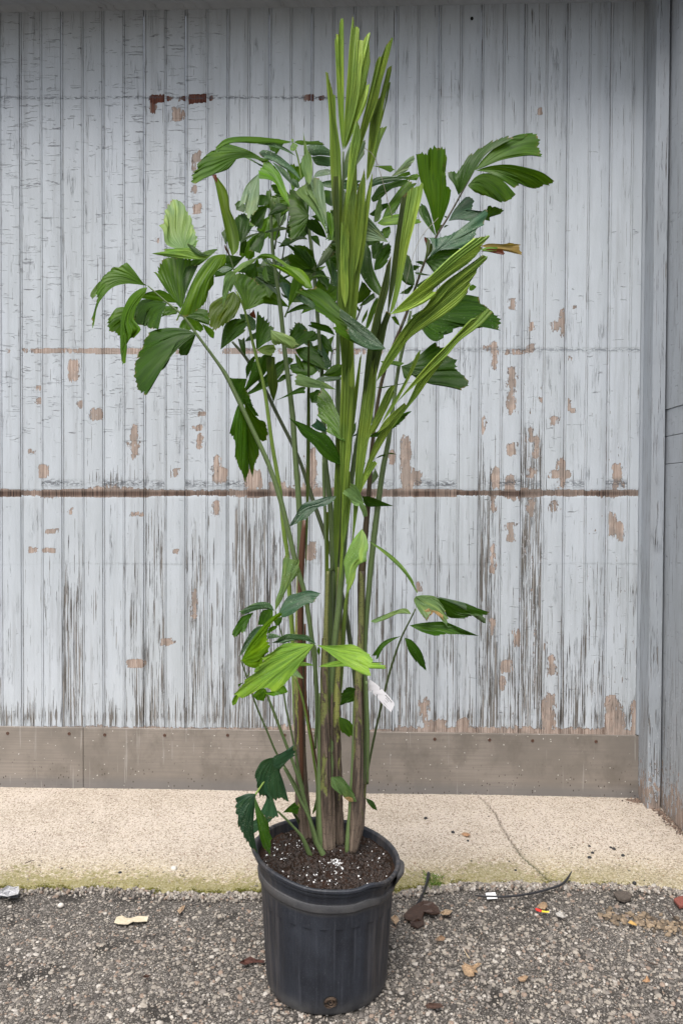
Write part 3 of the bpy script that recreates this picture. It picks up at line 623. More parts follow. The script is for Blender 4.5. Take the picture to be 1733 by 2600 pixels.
# drain hole with matted roots
dh = at_y(839, 2535, PCY - .1825) - np.array([PCX, PCY, 0]); dth = math.atan2(dh[1], dh[0])
mroot = M('dry_roots'); mroot.bsdf(mroot.mix(mroot.noise(mroot.pos(), 200), (0.04, 0.025, 0.016), (0.13, 0.085, 0.055)), .8)
mblk = M('dark_hole'); mblk.bsdf((0.012, 0.010, 0.009), .9)
nrm = np.array([math.cos(dth), math.sin(dth), 0]); tg = np.array([-nrm[1], nrm[0], 0]); cen = nrm * .1803 + np.array([0, 0, .043])
V = [cen + nrm * .0003] + [cen + nrm * .0006 + tg * math.cos(t) * .020 + np.array([0, 0, math.sin(t) * .0165]) for t in np.linspace(0, 2 * np.pi, 20, endpoint=False)]
V = np.array(V)
hole = meshobj('drain_hole', V, [(0, i + 1, (i + 1) % 20 + 1) for i in range(20)], mblk.m, pot)
Vr = []; Fr = []
for i in range(34):
    a0 = rng.uniform(0, 6.28); a1 = a0 + rng.uniform(1.5, 4.0); r0 = rng.uniform(.005, .018)
    ts = np.linspace(a0, a1, 8); rad = r0 + rng.uniform(-.003, .003) * np.sin(ts * 2)
    X = cen + nrm * (.0022 + rng.uniform(0, .003)) + tg * (np.cos(ts) * rad)[:, None] + np.array([0, 0, 1]) * (np.sin(ts) * rad * .8)[:, None]
    b0 = len(Vr)
    for k_, x_ in enumerate(X):
        for a_ in (0, 2.1, 4.2): Vr.append(x_ + nrm * math.cos(a_) * .0006 + np.array([0, 0, 1]) * math.sin(a_) * .0006)
    Fr += [(b0 + k_ * 3 + q, b0 + k_ * 3 + (q + 1) % 3, b0 + k_ * 3 + 3 + (q + 1) % 3, b0 + k_ * 3 + 3 + q) for k_ in range(7) for q in range(3)]
rt = meshobj('root_mat', Vr, Fr, mroot.m, pot); rt['kind'] = 'stuff'

# potting soil with bark and perlite
ms = M('potting_soil'); P = ms.pos(); sn = ms.noise(P, 130, 6, .75); sn2 = ms.noise(P, 24, 4, .6)
sc = ms.mix(ms.step(sn, .35, .7), (0.004, 0.003, 0.002), (0.022, 0.012, 0.008)); sc = ms.mix(ms.step(sn2, .4, .62, 0, .7), sc, (0.05, 0.027, 0.019)); sc = ms.mix(.35, sc, ms.mix(sn, (0.01, .008, .006), (.05, .03, .02)))
ms.bsdf(sc, .95, ms.bump(sn, 1.0, .004), spec=.15)
nr_, na = 56, 150; rr4 = np.linspace(0, .1985, nr_)[:, None]; an4 = np.linspace(0, 2 * np.pi, na, endpoint=False)[None]
def soil_z(x, y):
    th_ = np.arctan2(y, x) % (2 * np.pi); r_ = np.hypot(x, y)
    return .349 + (rimz(th_) - .376) * (r_ / .2) + .012 * np.exp(-((x + .0) ** 2 + (y - .05) ** 2) / .006) - .014 * np.exp(-((x + .13) ** 2 + (y - .05) ** 2) / .003) + .004 * np.sin(x * 60) * np.sin(y * 45 + 1)
SX = rr4 * np.cos(an4) * rimr(an4); SY = rr4 * np.sin(an4) * rimr(an4); SZ = soil_z(SX, SY) + rng.normal(0, .0018, SX.shape)
so_ = meshobj('potting_soil', np.stack([SX, SY, SZ], -1).reshape(-1, 3), grid_faces(nr_, na, wrap=True), ms.m, None, smooth=False); so_.location = (PCX, PCY, 0)
tag(so_, 'dark brown potting soil filling the black pot', kind='stuff')
n = 2600; r5 = np.sqrt(rng.uniform(0, 1, n)) * .188; a5 = rng.uniform(0, 6.28, n); XY = np.stack([r5 * np.cos(a5), r5 * np.sin(a5)], 1)
o = stones('bark_bits', XY, rng.uniform(.0018, .006, n), soil_z(XY[:, 0], XY[:, 1]), .8, np.array([(.016, .009, .006)]) * rng.uniform(.25, 2.0, (n, 1)), so_); o['kind'] = 'stuff'
cl = np.array([(-.13, .05), (-.12, -.02), (-.09, .07), (-.03, -.11), (.0, -.05), (.03, -.10), (.14, .03), (.12, .09), (-.05, -.07), (.03, -.03), (.012, -.035), (.15, -.05)])
n = 190; pick = rng.integers(0, len(cl), n); XY = cl[pick] + rng.normal(0, .023, (n, 2)); XY = np.vstack([XY, scatter(80, -.18, .18, -.18, .18), rng.normal(0, .010, (34, 2)) + (.03, -.025)]); XY = XY[np.hypot(XY[:, 0], XY[:, 1]) < .186]
o = stones('perlite', XY, np.clip(rng.lognormal(math.log(.0017), .45, len(XY)), .0007, .0042), soil_z(XY[:, 0], XY[:, 1]) + .0008, .9, np.full((len(XY), 3), .80), so_); o['kind'] = 'stuff'

# ================================================================== fishtail palm
palm = thing('fishtail_palm', 'tall fishtail palm with several green stems and bright unopened spears', 'palm', loc=(PCX, YP, .33))
PO = np.array([PCX, YP, .33])
def leaf_material():
    m = M('palm_leaflet'); uv3 = m.xyz(m.uv()); base = m.n('ObjectInfo', out=1); rnd = m.n('ObjectInfo', out=5)
    so = m.math('MULTIPLY', rnd, 41.0); Q = m.vec(m.math('ADD', uv3[0], so), uv3[1], so); P = m.objc()
    st = m.noise(m.vmul(Q, (150, 1.4, 1)), 1.0, 3, .6)          # uv.x runs across the fan, in metres
    st2 = m.noise(m.vmul(Q, (34, 1.6, 1)), 1.0, 3, .6)
    sp = m.attr('speck', 'OBJECT'); yl = m.attr('young', 'OBJECT')
    c = m.mix(m.step(st, .40, .58, 0, .6), base, m.mix(1.0, base, (0.40, 0.45, 0.36), 'MULTIPLY'))
    lite = m.mix(1.0, base, (2.3, 1.75, 1.2), 'MULTIPLY')
    c = m.mix(m.step(st2, .52, .72, 0, .42), c, lite)
    c = m.mix(m.math('MULTIPLY', yl, m.step(st2, .42, .66, 0, .75)), c, m.mix(1.0, base, (2.1, 1.75, 1.7), 'MULTIPLY'))
    c = m.mix(m.math('MULTIPLY', yl, m.step(m.math('ABSOLUTE', m.math('SUBTRACT', st, .5)), .0, .03, .55, 0)), c, (0.03, 0.045, 0.012))
    hue = m.noise(P, 9, 3, .5); c = m.mix(m.step(hue, .4, .7, 0, .35), c, m.mix(1.0, base, (1.5, 1.15, .7), 'MULTIPLY'))
    # mineral spotting dried on the blades
    sv = m.voro(m.vmul(m.vadd(Q, m.vmul(m.noise(P, 90, 2, .5, out=1), (.02, .06, 0))), (300, 34, 1)), 1.0)
    sr = m.n('SeparateColor', {0: m.voro(m.vmul(Q, (300, 34, 1)), 1.0, out=1)})
    gate = m.step(m.noise(P, 26, 3, .6), .42, .58)
    spk = m.math('MULTIPLY', m.math('MULTIPLY', m.step(sv, .34, .22), m.step(sr, .35, .45)), m.math('MULTIPLY', gate, sp))
    c = m.mix(m.math('MULTIPLY', spk, .75), c, (0.46, 0.52, 0.42))
    # dark nicks and browned rims
    nk = m.math('MULTIPLY', m.step(m.voro(P, 60), .07, .05), m.step(m.noise(P, 12), .52, .6)); c = m.mix(nk, c, (0.03, 0.02, 0.01))
    tipb = m.math('MULTIPLY', m.step(uv3[1], .965, 1.0), m.step(m.noise(P, 60, 2), .50, .62)); c = m.mix(m.math('MULTIPLY', tipb, .8), c, (0.20, 0.13, 0.05))
    bp = m.bump(m.math('ADD', m.math('MULTIPLY', st, .8), m.math('MULTIPLY', spk, .1)), .55, .0012)
    pr = m.n('BsdfPrincipled', {'Base Color': c, 'Roughness': m.math('ADD', .40, m.math('MULTIPLY', spk, .3)), 'Specular IOR Level': m.math('ADD', .19, m.math('MULTIPLY', sp, .16)), 'Normal': bp})
    tr = m.n('BsdfTranslucent', {'Color': m.mix(1.0, m.n('Gamma', {0: c, 1: .8}), (1.1, 1.15, .45), 'MULTIPLY'), 'Normal': bp})
    mx = m.n('MixShader', {0: .30, 1: pr, 2: tr}); m.t.links.new(mx, m.out.inputs[0]); return m.m
LM = leaf_material()
def stalk_material(name, brown=0.0, scale=1.0):
    m = M(name); base = m.n('ObjectInfo', out=1); uv3 = m.xyz(m.uv()); P = m.objc(); pz = m.xyz(P)[2]
    st = m.noise(m.vmul(m.vec(uv3[0], uv3[1], 0), (16, 3, 1)), 1.0, 4, .6); dot = m.noise(m.vmul(P, (420, 420, 160)), 1.0, 4, .7)
    c = m.mix(m.step(st, .35, .7, 0, .5), base, m.mix(1.0, base, (.55, .6, .5), 'MULTIPLY'))
    c = m.mix(m.step(dot, .56, .66, 0, .65), c, (0.045, 0.035, 0.02))
    if brown:
        fib = m.noise(m.vmul(m.vec(uv3[0], uv3[1], 0), (9, 5, 1)), 1.0, 6, .7, .8); pat = m.noise(m.vmul(P, (38, 38, 11)), 1.0, 4, .6, .6)
        f1 = m.step(pz, .60, .0, 0.24, .56, smooth=False)
        bm = m.step(pat, m.math('SUBTRACT', .80, f1), m.math('SUBTRACT', .86, f1))
        bc = m.mix(m.step(fib, .35, .65), (0.028, 0.019, 0.014), (0.17, 0.125, 0.09))
        bc = m.mix(m.step(pz, .20, .0, 0, .75), bc, m.mix(m.step(fib, .35, .62), (0.07, 0.05, 0.037), (0.22, 0.17, 0.13)))
        c = m.mix(bm, c, bc)
        wv = m.noise(m.vmul(P, (30, 30, 60)), 1.0, 3, .6); cr_ = m.step(m.math('ABSOLUTE', m.math('SUBTRACT', wv, .5)), .0, .012, 1, 0)
        c = m.mix(m.math('MULTIPLY', cr_, .9), c, (0.03, 0.02, 0.015))
        bp = m.bump(m.math('ADD', fib, m.math('MULTIPLY', bm, .8)), .9, .003)
    else:
        bp = m.bump(m.math('ADD', st, m.math('MULTIPLY', dot, .4)), .4, .001)
    m.bsdf(c, .55 if brown else .45, bp, spec=.4); return m.m
SM = stalk_material('palm_stalk'); CM = stalk_material('palm_cane', 1.0)
FR = {'A': (200, 300, 2.24), 'B': (750, 0, 2.24), 'C': (750, 550, 2.24), 'D': (500, 900, 2.6133), 'E': (550, 1300, 2.24), 'N1': (560, 320, 3.92), 'N2': (560, 640, 3.92), 'N3': (860, 360, 3.92),
      'N4': (860, 700, 3.92), 'N5': (780, 20, 5.2267), 'N6': (700, 1000, 4.3556), 'N7': (580, 1380, 3.92), 'N8': (580, 1780, 3.92), 'N9': (220, 620, 3.92), 'X': (0, 0, 1.0)}
LC = dict(d=(.027, .080, .003), m=(.060, .150, .004), y=(.135, .27, .030), g=(.15, .235, .14), s=(.05, .115, .05), p=(.17, .29, .10), b=(.190, .315, .055), sd=(.055, .085, .022), o=(.060, .105, .008),
          t=(.030, .085, .045), n=(.30, .22, .08), r=(.13, .035, .02), l=(.155, .28, .065), e=(.095, .215, .003), c=(.38, .26, .13))
SPK = dict(s=1.0, p=.6, t=.35, d=.15, l=.5, y=.25, g=.25); YNG = dict(b=.8, y=.55, e=.5)
lrng = np.random.default_rng(21)
def leaf(spec, nameoverride=None):
    head, body = spec.split('|', 1); hp_ = head.split(); fr_, code, d = hp_[0], hp_[1], float(hp_[2])
    opt = dict(q.split('=') for q in hp_[3:]); ox, oy, sc_ = FR[fr_]
    segs = [[tuple(map(float, t.split(','))) for t in part.split()] for part in body.split('|')]
    cv = lambda L: np.array([(ox + x / sc_, oy + y / sc_) for x, y in L], float).reshape(-1, 2)
    base, left, end, right = (cv(s_) for s_ in segs)
    spear = code in ('b', 'sd') or 'pl' in opt
    Ld = np.vstack([base, left, end[:1]]); Rd = np.vstack([base, right[::-1], end[-1:]])
    size = max(np.linalg.norm(end - base, axis=1)); el = np.r_[0, np.cumsum(np.linalg.norm(np.diff(end, axis=0), axis=1))]
    nt = int(np.clip(size / 9, 8, 40)); ns = int(np.clip(el[-1] / 4, 8, 60))
    L, R = cr(Ld, nt), cr(Rd, nt)
    npl = float(opt.get('np', np.clip(el[-1] / 9, 5, 16) if spear else 9))
    sv = np.unique(np.r_[np.linspace(0, 1, ns), el / el[-1]] if not spear else np.r_[np.linspace(0, 1, max(ns, int(npl * 4) + 1)), el / el[-1]])
    E = np.stack([np.interp(sv, el / el[-1], end[:, k]) for k in range(2)], 1)
    if len(end) > 2:
        amp = float(opt.get('j', 3.0 if spear else 6.0)) * min(1, size / 100)
        dirn = E - base; dirn /= np.linalg.norm(dirn, axis=1)[:, None] + 1e-6
        saw = ((sv * el[-1] / 9.5) % 1) - .5
        E = E + dirn * (amp * (saw + .35 * lrng.standard_normal(len(sv))))[:, None] * np.clip(np.minimum(sv, 1 - sv) * 12, 0, 1)[:, None]
    t = np.linspace(0, 1, nt)[:, None, None]; s = sv[None, :, None]
    P2 = (1 - s) * L[:, None] + s * R[:, None] + t * (E[None] - (1 - s) * L[-1] - s * R[-1])
    wid = np.linalg.norm(R - L, axis=1)[:, None] * YP / F
    rel = P2 - base[0]
    gx = float(opt.get('gx', lrng.uniform(-.55, .55))); gy = float(opt.get('gy', lrng.uniform(-.65, .25) if not spear else 0.0))
    if spear and 'gx' not in opt: gx = lrng.uniform(-.2, .2)
    k = YP / F
    dep = d + k * (gx * rel[..., 0] + gy * rel[..., 1])
    tt_, ss_ = t[..., 0], s[..., 0]
    cup = float(opt.get('cup', lrng.uniform(-.35, .45) if not spear else .25)); dep = dep + cup * wid * (4 * ss_ * (1 - ss_) - .6) * .5
    cur = float(opt.get('cv', lrng.uniform(-.2, .25))); dep = dep + cur * size * k * (tt_ ** 2 - tt_) 
    tri = np.abs(((ss_ * npl) % 1) - .5) * 2 - .5
    pa = float(opt.get('pl', .0040 if spear else .0013)) * np.clip(size / 90, .35, 1.3)
    dep = dep + pa * tri * np.clip(tt_ * 1.6, 0, 1) * np.clip(wid / .03, 0, 1)
    dep = dep + .0016 * np.sin(ss_ * 17 + tt_ * 9 + gx * 30) * tt_
    Y = YP + dep
    rr_ = np.stack([(P2[..., 0] - CX) / F, -(P2[..., 1] - CY) / F, np.ones(P2.shape[:2])], -1) @ Rm.T
    X3 = rr_ * (Y / rr_[..., 1])[..., None]; X3[..., 2] += H
    uv = np.stack([(ss_ - .5) * max(wid.max(), el[-1] * k * .8) + 0 * tt_, tt_ + 0 * ss_], -1).reshape(-1, 2)
    nm = nameoverride or ('spear_leaflet' if code in ('b', 'sd') else 'leaflet')
    o = meshobj(nm, X3.reshape(-1, 3) - PO, grid_faces(nt, len(sv)), LM, palm, smooth=not spear, uv=uv)
    v = lrng.uniform(.85, 1.18); c_ = np.array(LC[code]) * v
    if 'k' in opt: c_ = c_ * float(opt['k'])
    o.color = (*c_, 1); o['speck'] = float(opt.get('sp', SPK.get(code, 0))); o['young'] = YNG.get(code, 0.0)
    return o
def stalk(name, code, d0, d1, pts, mat=None, rough=0.0, seg=8, parent=None):
    c = np.array(pts, float); n_ = len(c)
    L = np.r_[0, np.cumsum(np.linalg.norm(np.diff(c[:, :2], axis=0), axis=1))]; L /= L[-1]
    P3 = [at_y(x, y, YP + d0 + (d1 - d0) * q) - PO for (x, y, r), q in zip(c, L)]
    R3 = [r * (YP + d0 + (d1 - d0) * q) / F for (x, y, r), q in zip(c, L)]
    o = tube(name, P3, R3, mat or SM, parent or palm, seg=seg, rough=rough, n=max(10, int(n_ * 7)))
    o.color = (*SC[code], 1); return o
SC = dict(g=(.115, .165, .060), l=(.20, .30, .055), k=(.070, .090, .040), b=(.085, .060, .030), r=(.105, .045, .025), y=(.26, .27, .075), c=(.17, .18, .055), w=(.33, .30, .22))
SOILY = [0]
def base_d(px, py, z=.347):
    return at_z(px, py, z)[1] - YP
# canes: thick fibrous stems rising from the soil (photo place and half width of each, bottom first)
for code, d1, pts in (
    ('y', .03, [(775, 2136, 15), (771, 2085, 15), (765, 2000, 15), (762, 1900, 14.5), (760, 1800, 14), (757, 1690, 12.5), (758, 1560, 8), (760, 1420, 6)]),
    ('c', -.01, [(838, 2164, 15), (833, 2150, 19), (829, 2080, 17), (827, 1960, 14.5), (825, 1850, 12), (823, 1740, 10), (827, 1600, 6.5), (832, 1450, 4.5)]),
    ('y', .04, [(862, 2148, 11), (861, 2132, 15), (857, 2086, 15), (853, 1960, 15), (851, 1850, 13.5), (853, 1740, 11.5), (858, 1600, 8), (862, 1440, 6)]),
    ('c', .02, [(894, 2166, 10), (897, 2145, 15), (903, 2095, 19), (906, 2035, 17.5), (909, 1933, 14), (909, 1840, 11.5), (909, 1740, 9.5), (916, 1600, 8), (918, 1450, 6)]),
    ('c', .05, [(915, 2120, 8), (918, 2060, 9), (922, 1990, 8), (927, 1900, 7), (929, 1800, 5), (927, 1680, 4)]),
    ('c', .06, [(764, 2100, 7), (757, 2060, 7), (753, 1990, 5)])):
    stalk('cane', code, base_d(pts[0][0], pts[0][1]), d1, pts, CM, rough=.025, seg=14)
for code, d1, pts in (
    ('c', -.02, [(816, 2168, 6), (814, 2120, 8), (812, 2040, 6.5), (811, 1900, 5), (812, 1760, 3.5)]),
    ('y', -.01, [(846, 2166, 5), (845, 2110, 7), (843, 1990, 6), (841, 1850, 4.5), (842, 1700, 3)]),
    ('y', -.02, [(880, 2168, 5), (883, 2130, 7), (890, 2050, 6.5), (896, 1930, 5), (900, 1780, 3.5)]),
    ('c', .03, [(790, 2140, 5), (784, 2080, 6), (776, 1980, 5), (770, 1850, 3.5)])):
    stalk('cane', 'g', base_d(pts[0][0], pts[0][1]), d1, pts, SM if pts[0][0] in (816, 880) else CM, rough=.03, seg=12)
# leaf stalks
ST = [
 ('g', .00, -.06, [(809, 2138, 5), (806, 2035, 5), (810, 1908, 4.5), (805, 1800, 5.5), (801, 1712, 5.5), (790, 1612, 6), (774, 1510, 6), (751, 1431, 6.5), (733, 1352, 6.5), (708, 1256, 6.5), (680, 1175, 6), (641, 1091, 6), (603, 1011, 6), (575, 955, 5.5), (549, 916, 4), (498, 847, 3.5), (465, 802, 3), (424, 768, 2.4), (376, 726, 1.6)]),
 ('l', .02, -.02, [(765, 2080, 6), (748, 1780, 6), (745, 1660, 6), (743, 1622, 6), (733, 1482, 6), (729, 1405, 5.5), (722, 1359, 6), (710, 1244, 5.5), (691, 1130, 5), (670, 982, 4.5), (647, 892, 4), (621, 787, 3), (600, 740, 2)]),
 ('g', .04, .06, [(768, 1750, 6), (764, 1560, 7), (761, 1400, 7), (760, 1302, 7.5), (749, 1149, 7), (741, 1040, 7), (723, 895, 6), (713, 793, 5.5), (693, 640, 4.5), (688, 548, 3.5), (690, 500, 2)]),
 ('g', .06, .10, [(836, 1900, 7), (839, 1610, 7), (836, 1456, 7.5), (844, 1440, 7), (838, 1283, 7), (825, 1168, 7), (819, 1002, 5.5), (814, 910, 5), (805, 793, 5), (797, 690, 5), (785, 590, 4), (775, 530, 2)]),
 ('g', .00, .02, [(830, 2050, 8), (838, 1762, 8), (843, 1558, 8.5), (849, 1480, 8), (856, 1321, 8), (858, 1206, 8), (858, 1040, 6.5), (858, 859, 5), (860, 700, 4), (869, 500, 3), (871, 385, 2.4)]),
 ('r', -.01, -.02, [(766, 1990, 5), (763, 1760, 6.5), (762, 1558, 7.5), (766, 1405, 8), (775, 1321, 7)]),
 ('k', .00, .05, [(862, 2040, 6), (854, 1800, 8), (858, 1640, 8), (862, 1500, 9), (864, 1400, 9), (868, 1250, 8), (873, 1100, 7)]),
 ('g', -.01, .0, [(842, 1960, 7), (838, 1800, 8), (848, 1640, 8), (860, 1540, 8), (868, 1440, 8), (881, 1300, 7), (905, 1130, 6), (925, 1030, 4)]),
 ('g', .02, .05, [(829, 1900, 4), (826, 1740, 4), (827, 1560, 4), (828, 1440, 4), (826, 1330, 4), (822, 1230, 4), (820, 1165, 3)]),
 ('k', .05, .12, [(909, 1930, 5), (907, 1800, 5.5), (899, 1712, 5.5), (886, 1610, 6), (872, 1530, 5.5), (850, 1440, 5.5), (829, 1372, 5.5), (792, 1264, 5.5), (757, 1161, 4.5), (700, 1045, 4.5), (672, 988, 4.5), (626, 911, 4), (590, 868, 3)]),
 ('b', .02, .08, [(914, 1990, 8), (917, 1800, 8), (917, 1640, 9), (917, 1480, 10), (921, 1420, 9), (932, 1300, 7), (938, 1218, 6), (942, 1150, 5), (957, 1032, 4.5), (972, 955, 4.5), (998, 879, 4.5), (1018, 830, 4), (1034, 789, 3.5), (1054, 730, 3), (1077, 666, 3), (1107, 600, 2.5), (1141, 544, 2.2), (1202, 434, 1.6)]),
 ('g', .00, .05, [(921, 1990, 5), (929, 1856, 5.5), (927, 1740, 5.5), (926, 1635, 6), (936, 1495, 7), (945, 1400, 7.5), (957, 1298, 7.5), (971, 1195, 7), (987, 1110, 6), (1000, 1010, 4.5), (1012, 930, 4.5), (1030, 850, 4), (1042, 790, 3)]),
 ('g', -.03, -.14, [(921, 2030, 4), (932, 1960, 3.6), (943, 1903, 3.2), (962, 1815, 3), (983, 1728, 3), (1000, 1670, 2.8), (1019, 1617, 2.4), (1040, 1575, 2), (1054, 1546, 1.6)]),
 ('l', -.04, -.04, [(831, 2045, 5), (850, 1860, 5), (856, 1800, 6), (863, 1737, 6.5), (873, 1584, 6), (881, 1510, 4), (888, 1470, 3)]),
 ('g', -.05, -.20, [(797, 2130, 4.5), (780, 2060, 3), (759, 2010, 3), (730, 1958, 2.6), (702, 1913, 2.6), (675, 1850, 2.6), (649, 1788, 2.4), (628, 1725, 2.2), (612, 1676, 2)]),
 ('g', -.03, -.10, [(808, 2160, 7), (798, 2120, 7), (784, 2073, 5), (764, 1997, 4.5), (745, 1940, 4.2), (728, 1895, 4), (705, 1835, 3.8), (690, 1795, 3.4), (672, 1750, 3)]),
 ('g', -.02, -.10, [(772, 2010, 3), (759, 1959, 2.8), (746, 1890, 2.8), (733, 1830, 2.6), (725, 1793, 2.4), (719, 1737, 2), (720, 1640, 1.8), (709, 1590, 1.6), (699, 1551, 1.6)]),
 ('l', -.04, -.12, [(806, 2110, 4), (805, 2000, 3.2), (797, 1933, 3.2), (783, 1850, 3), (769, 1780, 2.6), (757, 1740, 2.4), (748, 1719, 2)]),
 ('l', -.15, -.24, [(700, 1940, 1.5), (692, 1947, 2.2), (670, 1985, 2.2), (648, 2018, 2.4), (643, 2028, 1.5)]),
 ('g', -.06, -.16, [(790, 2178, 7), (782, 2160, 6.5), (768, 2128, 5), (756, 2112, 3.8), (730, 2084, 3.2), (705, 2060, 2.6)]),
 ('g', -.05, -.13, [(824, 2178, 8), (818, 2166, 8), (805, 2140, 6), (797, 2112, 4.5), (781, 2070, 3.6), (764, 2035, 3.2), (742, 1990, 3), (720, 1948, 2.6)]),
 ('g', .0, -.05, [(770, 2120, 4), (757, 2085, 4), (744, 2062, 3.6)]),
 ('b', .0, -.02, [(822, 1850, 2.6), (815, 1737, 2.4), (818, 1640, 2), (818, 1620, 1.4)]),
 ('r', .0, -.02, [(806, 1950, 2), (797, 1900, 2.4), (777, 1790, 3), (775, 1700, 2.8), (774, 1584, 2.4)]),
 ('g', -.02, -.10, [(800, 1900, 3), (803, 1800, 3), (802, 1700, 3), (802, 1650, 2.4), (800, 1637, 1.5)]),
 ('g', -.02, -.05, [(932, 1990, 4), (934, 1860, 4), (932, 1790, 3.6), (930, 1729, 3.6)]),
 ('l', -.05, -.05, [(829, 2044, 3), (832, 2000, 6), (833, 1930, 5), (831, 1895, 2.5)]),
 ('w', -.055, -.055, [(831, 1898, 2.6), (830, 1888, 2.4), (830, 1880, .8)]),
 ('k', .05, .09, [(1018, 830, 2), (1030, 800, 2.4), (1036, 770, 2.0)]),
 ('g', .08, .10, [(723, 805, 2.4), (735, 775, 2), (744, 740, 1.6)]),
 ('k', .10, .12, [(705, 720, 2), (716, 660, 1.8), (731, 560, 1.5), (735, 520, 1)]),
 ('k', .10, .12, [(838, 950, 1.6), (843, 893, 1.6), (858, 888, 1.4)]),
 ('k', .10, .14, [(897, 830, 2.2), (913, 790, 2.2), (926, 750, 2)]),
 ('k', .08, .10, [(697, 632, 2.5), (705, 590, 2), (725, 540, 1.5), (732, 500, 1)]),
 ('g', -.06, -.07, [(597, 700, 1.6), (590, 672, 1.6), (583, 650, 2.0), (575, 630, 2.4)]),
 ('r', -.07, -.08, [(582, 648, 1.2), (574, 632, 2.4), (571, 622, 1.2)]),
 ('w', -.09, -.16, [(996, 552, .8), (955, 410, .8), (925, 375, .9)]),
 ('w', -.03, -.05, [(1020, 760, .5), (1045, 660, .5), (1070, 600, .6), (1112, 553, .8)]),
 ('l', -.05, -.06, [(765, 455, 1.8), (758, 410, 2.0), (750, 380, 1.8), (741, 356, 1.3)]),
]
for code, d0, d1, pts in ST:
    if pts[0][1] > 2020: d0 = base_d(pts[0][0], pts[0][1])
    stalk('stalk', code, d0, d1, pts, rough=.02)

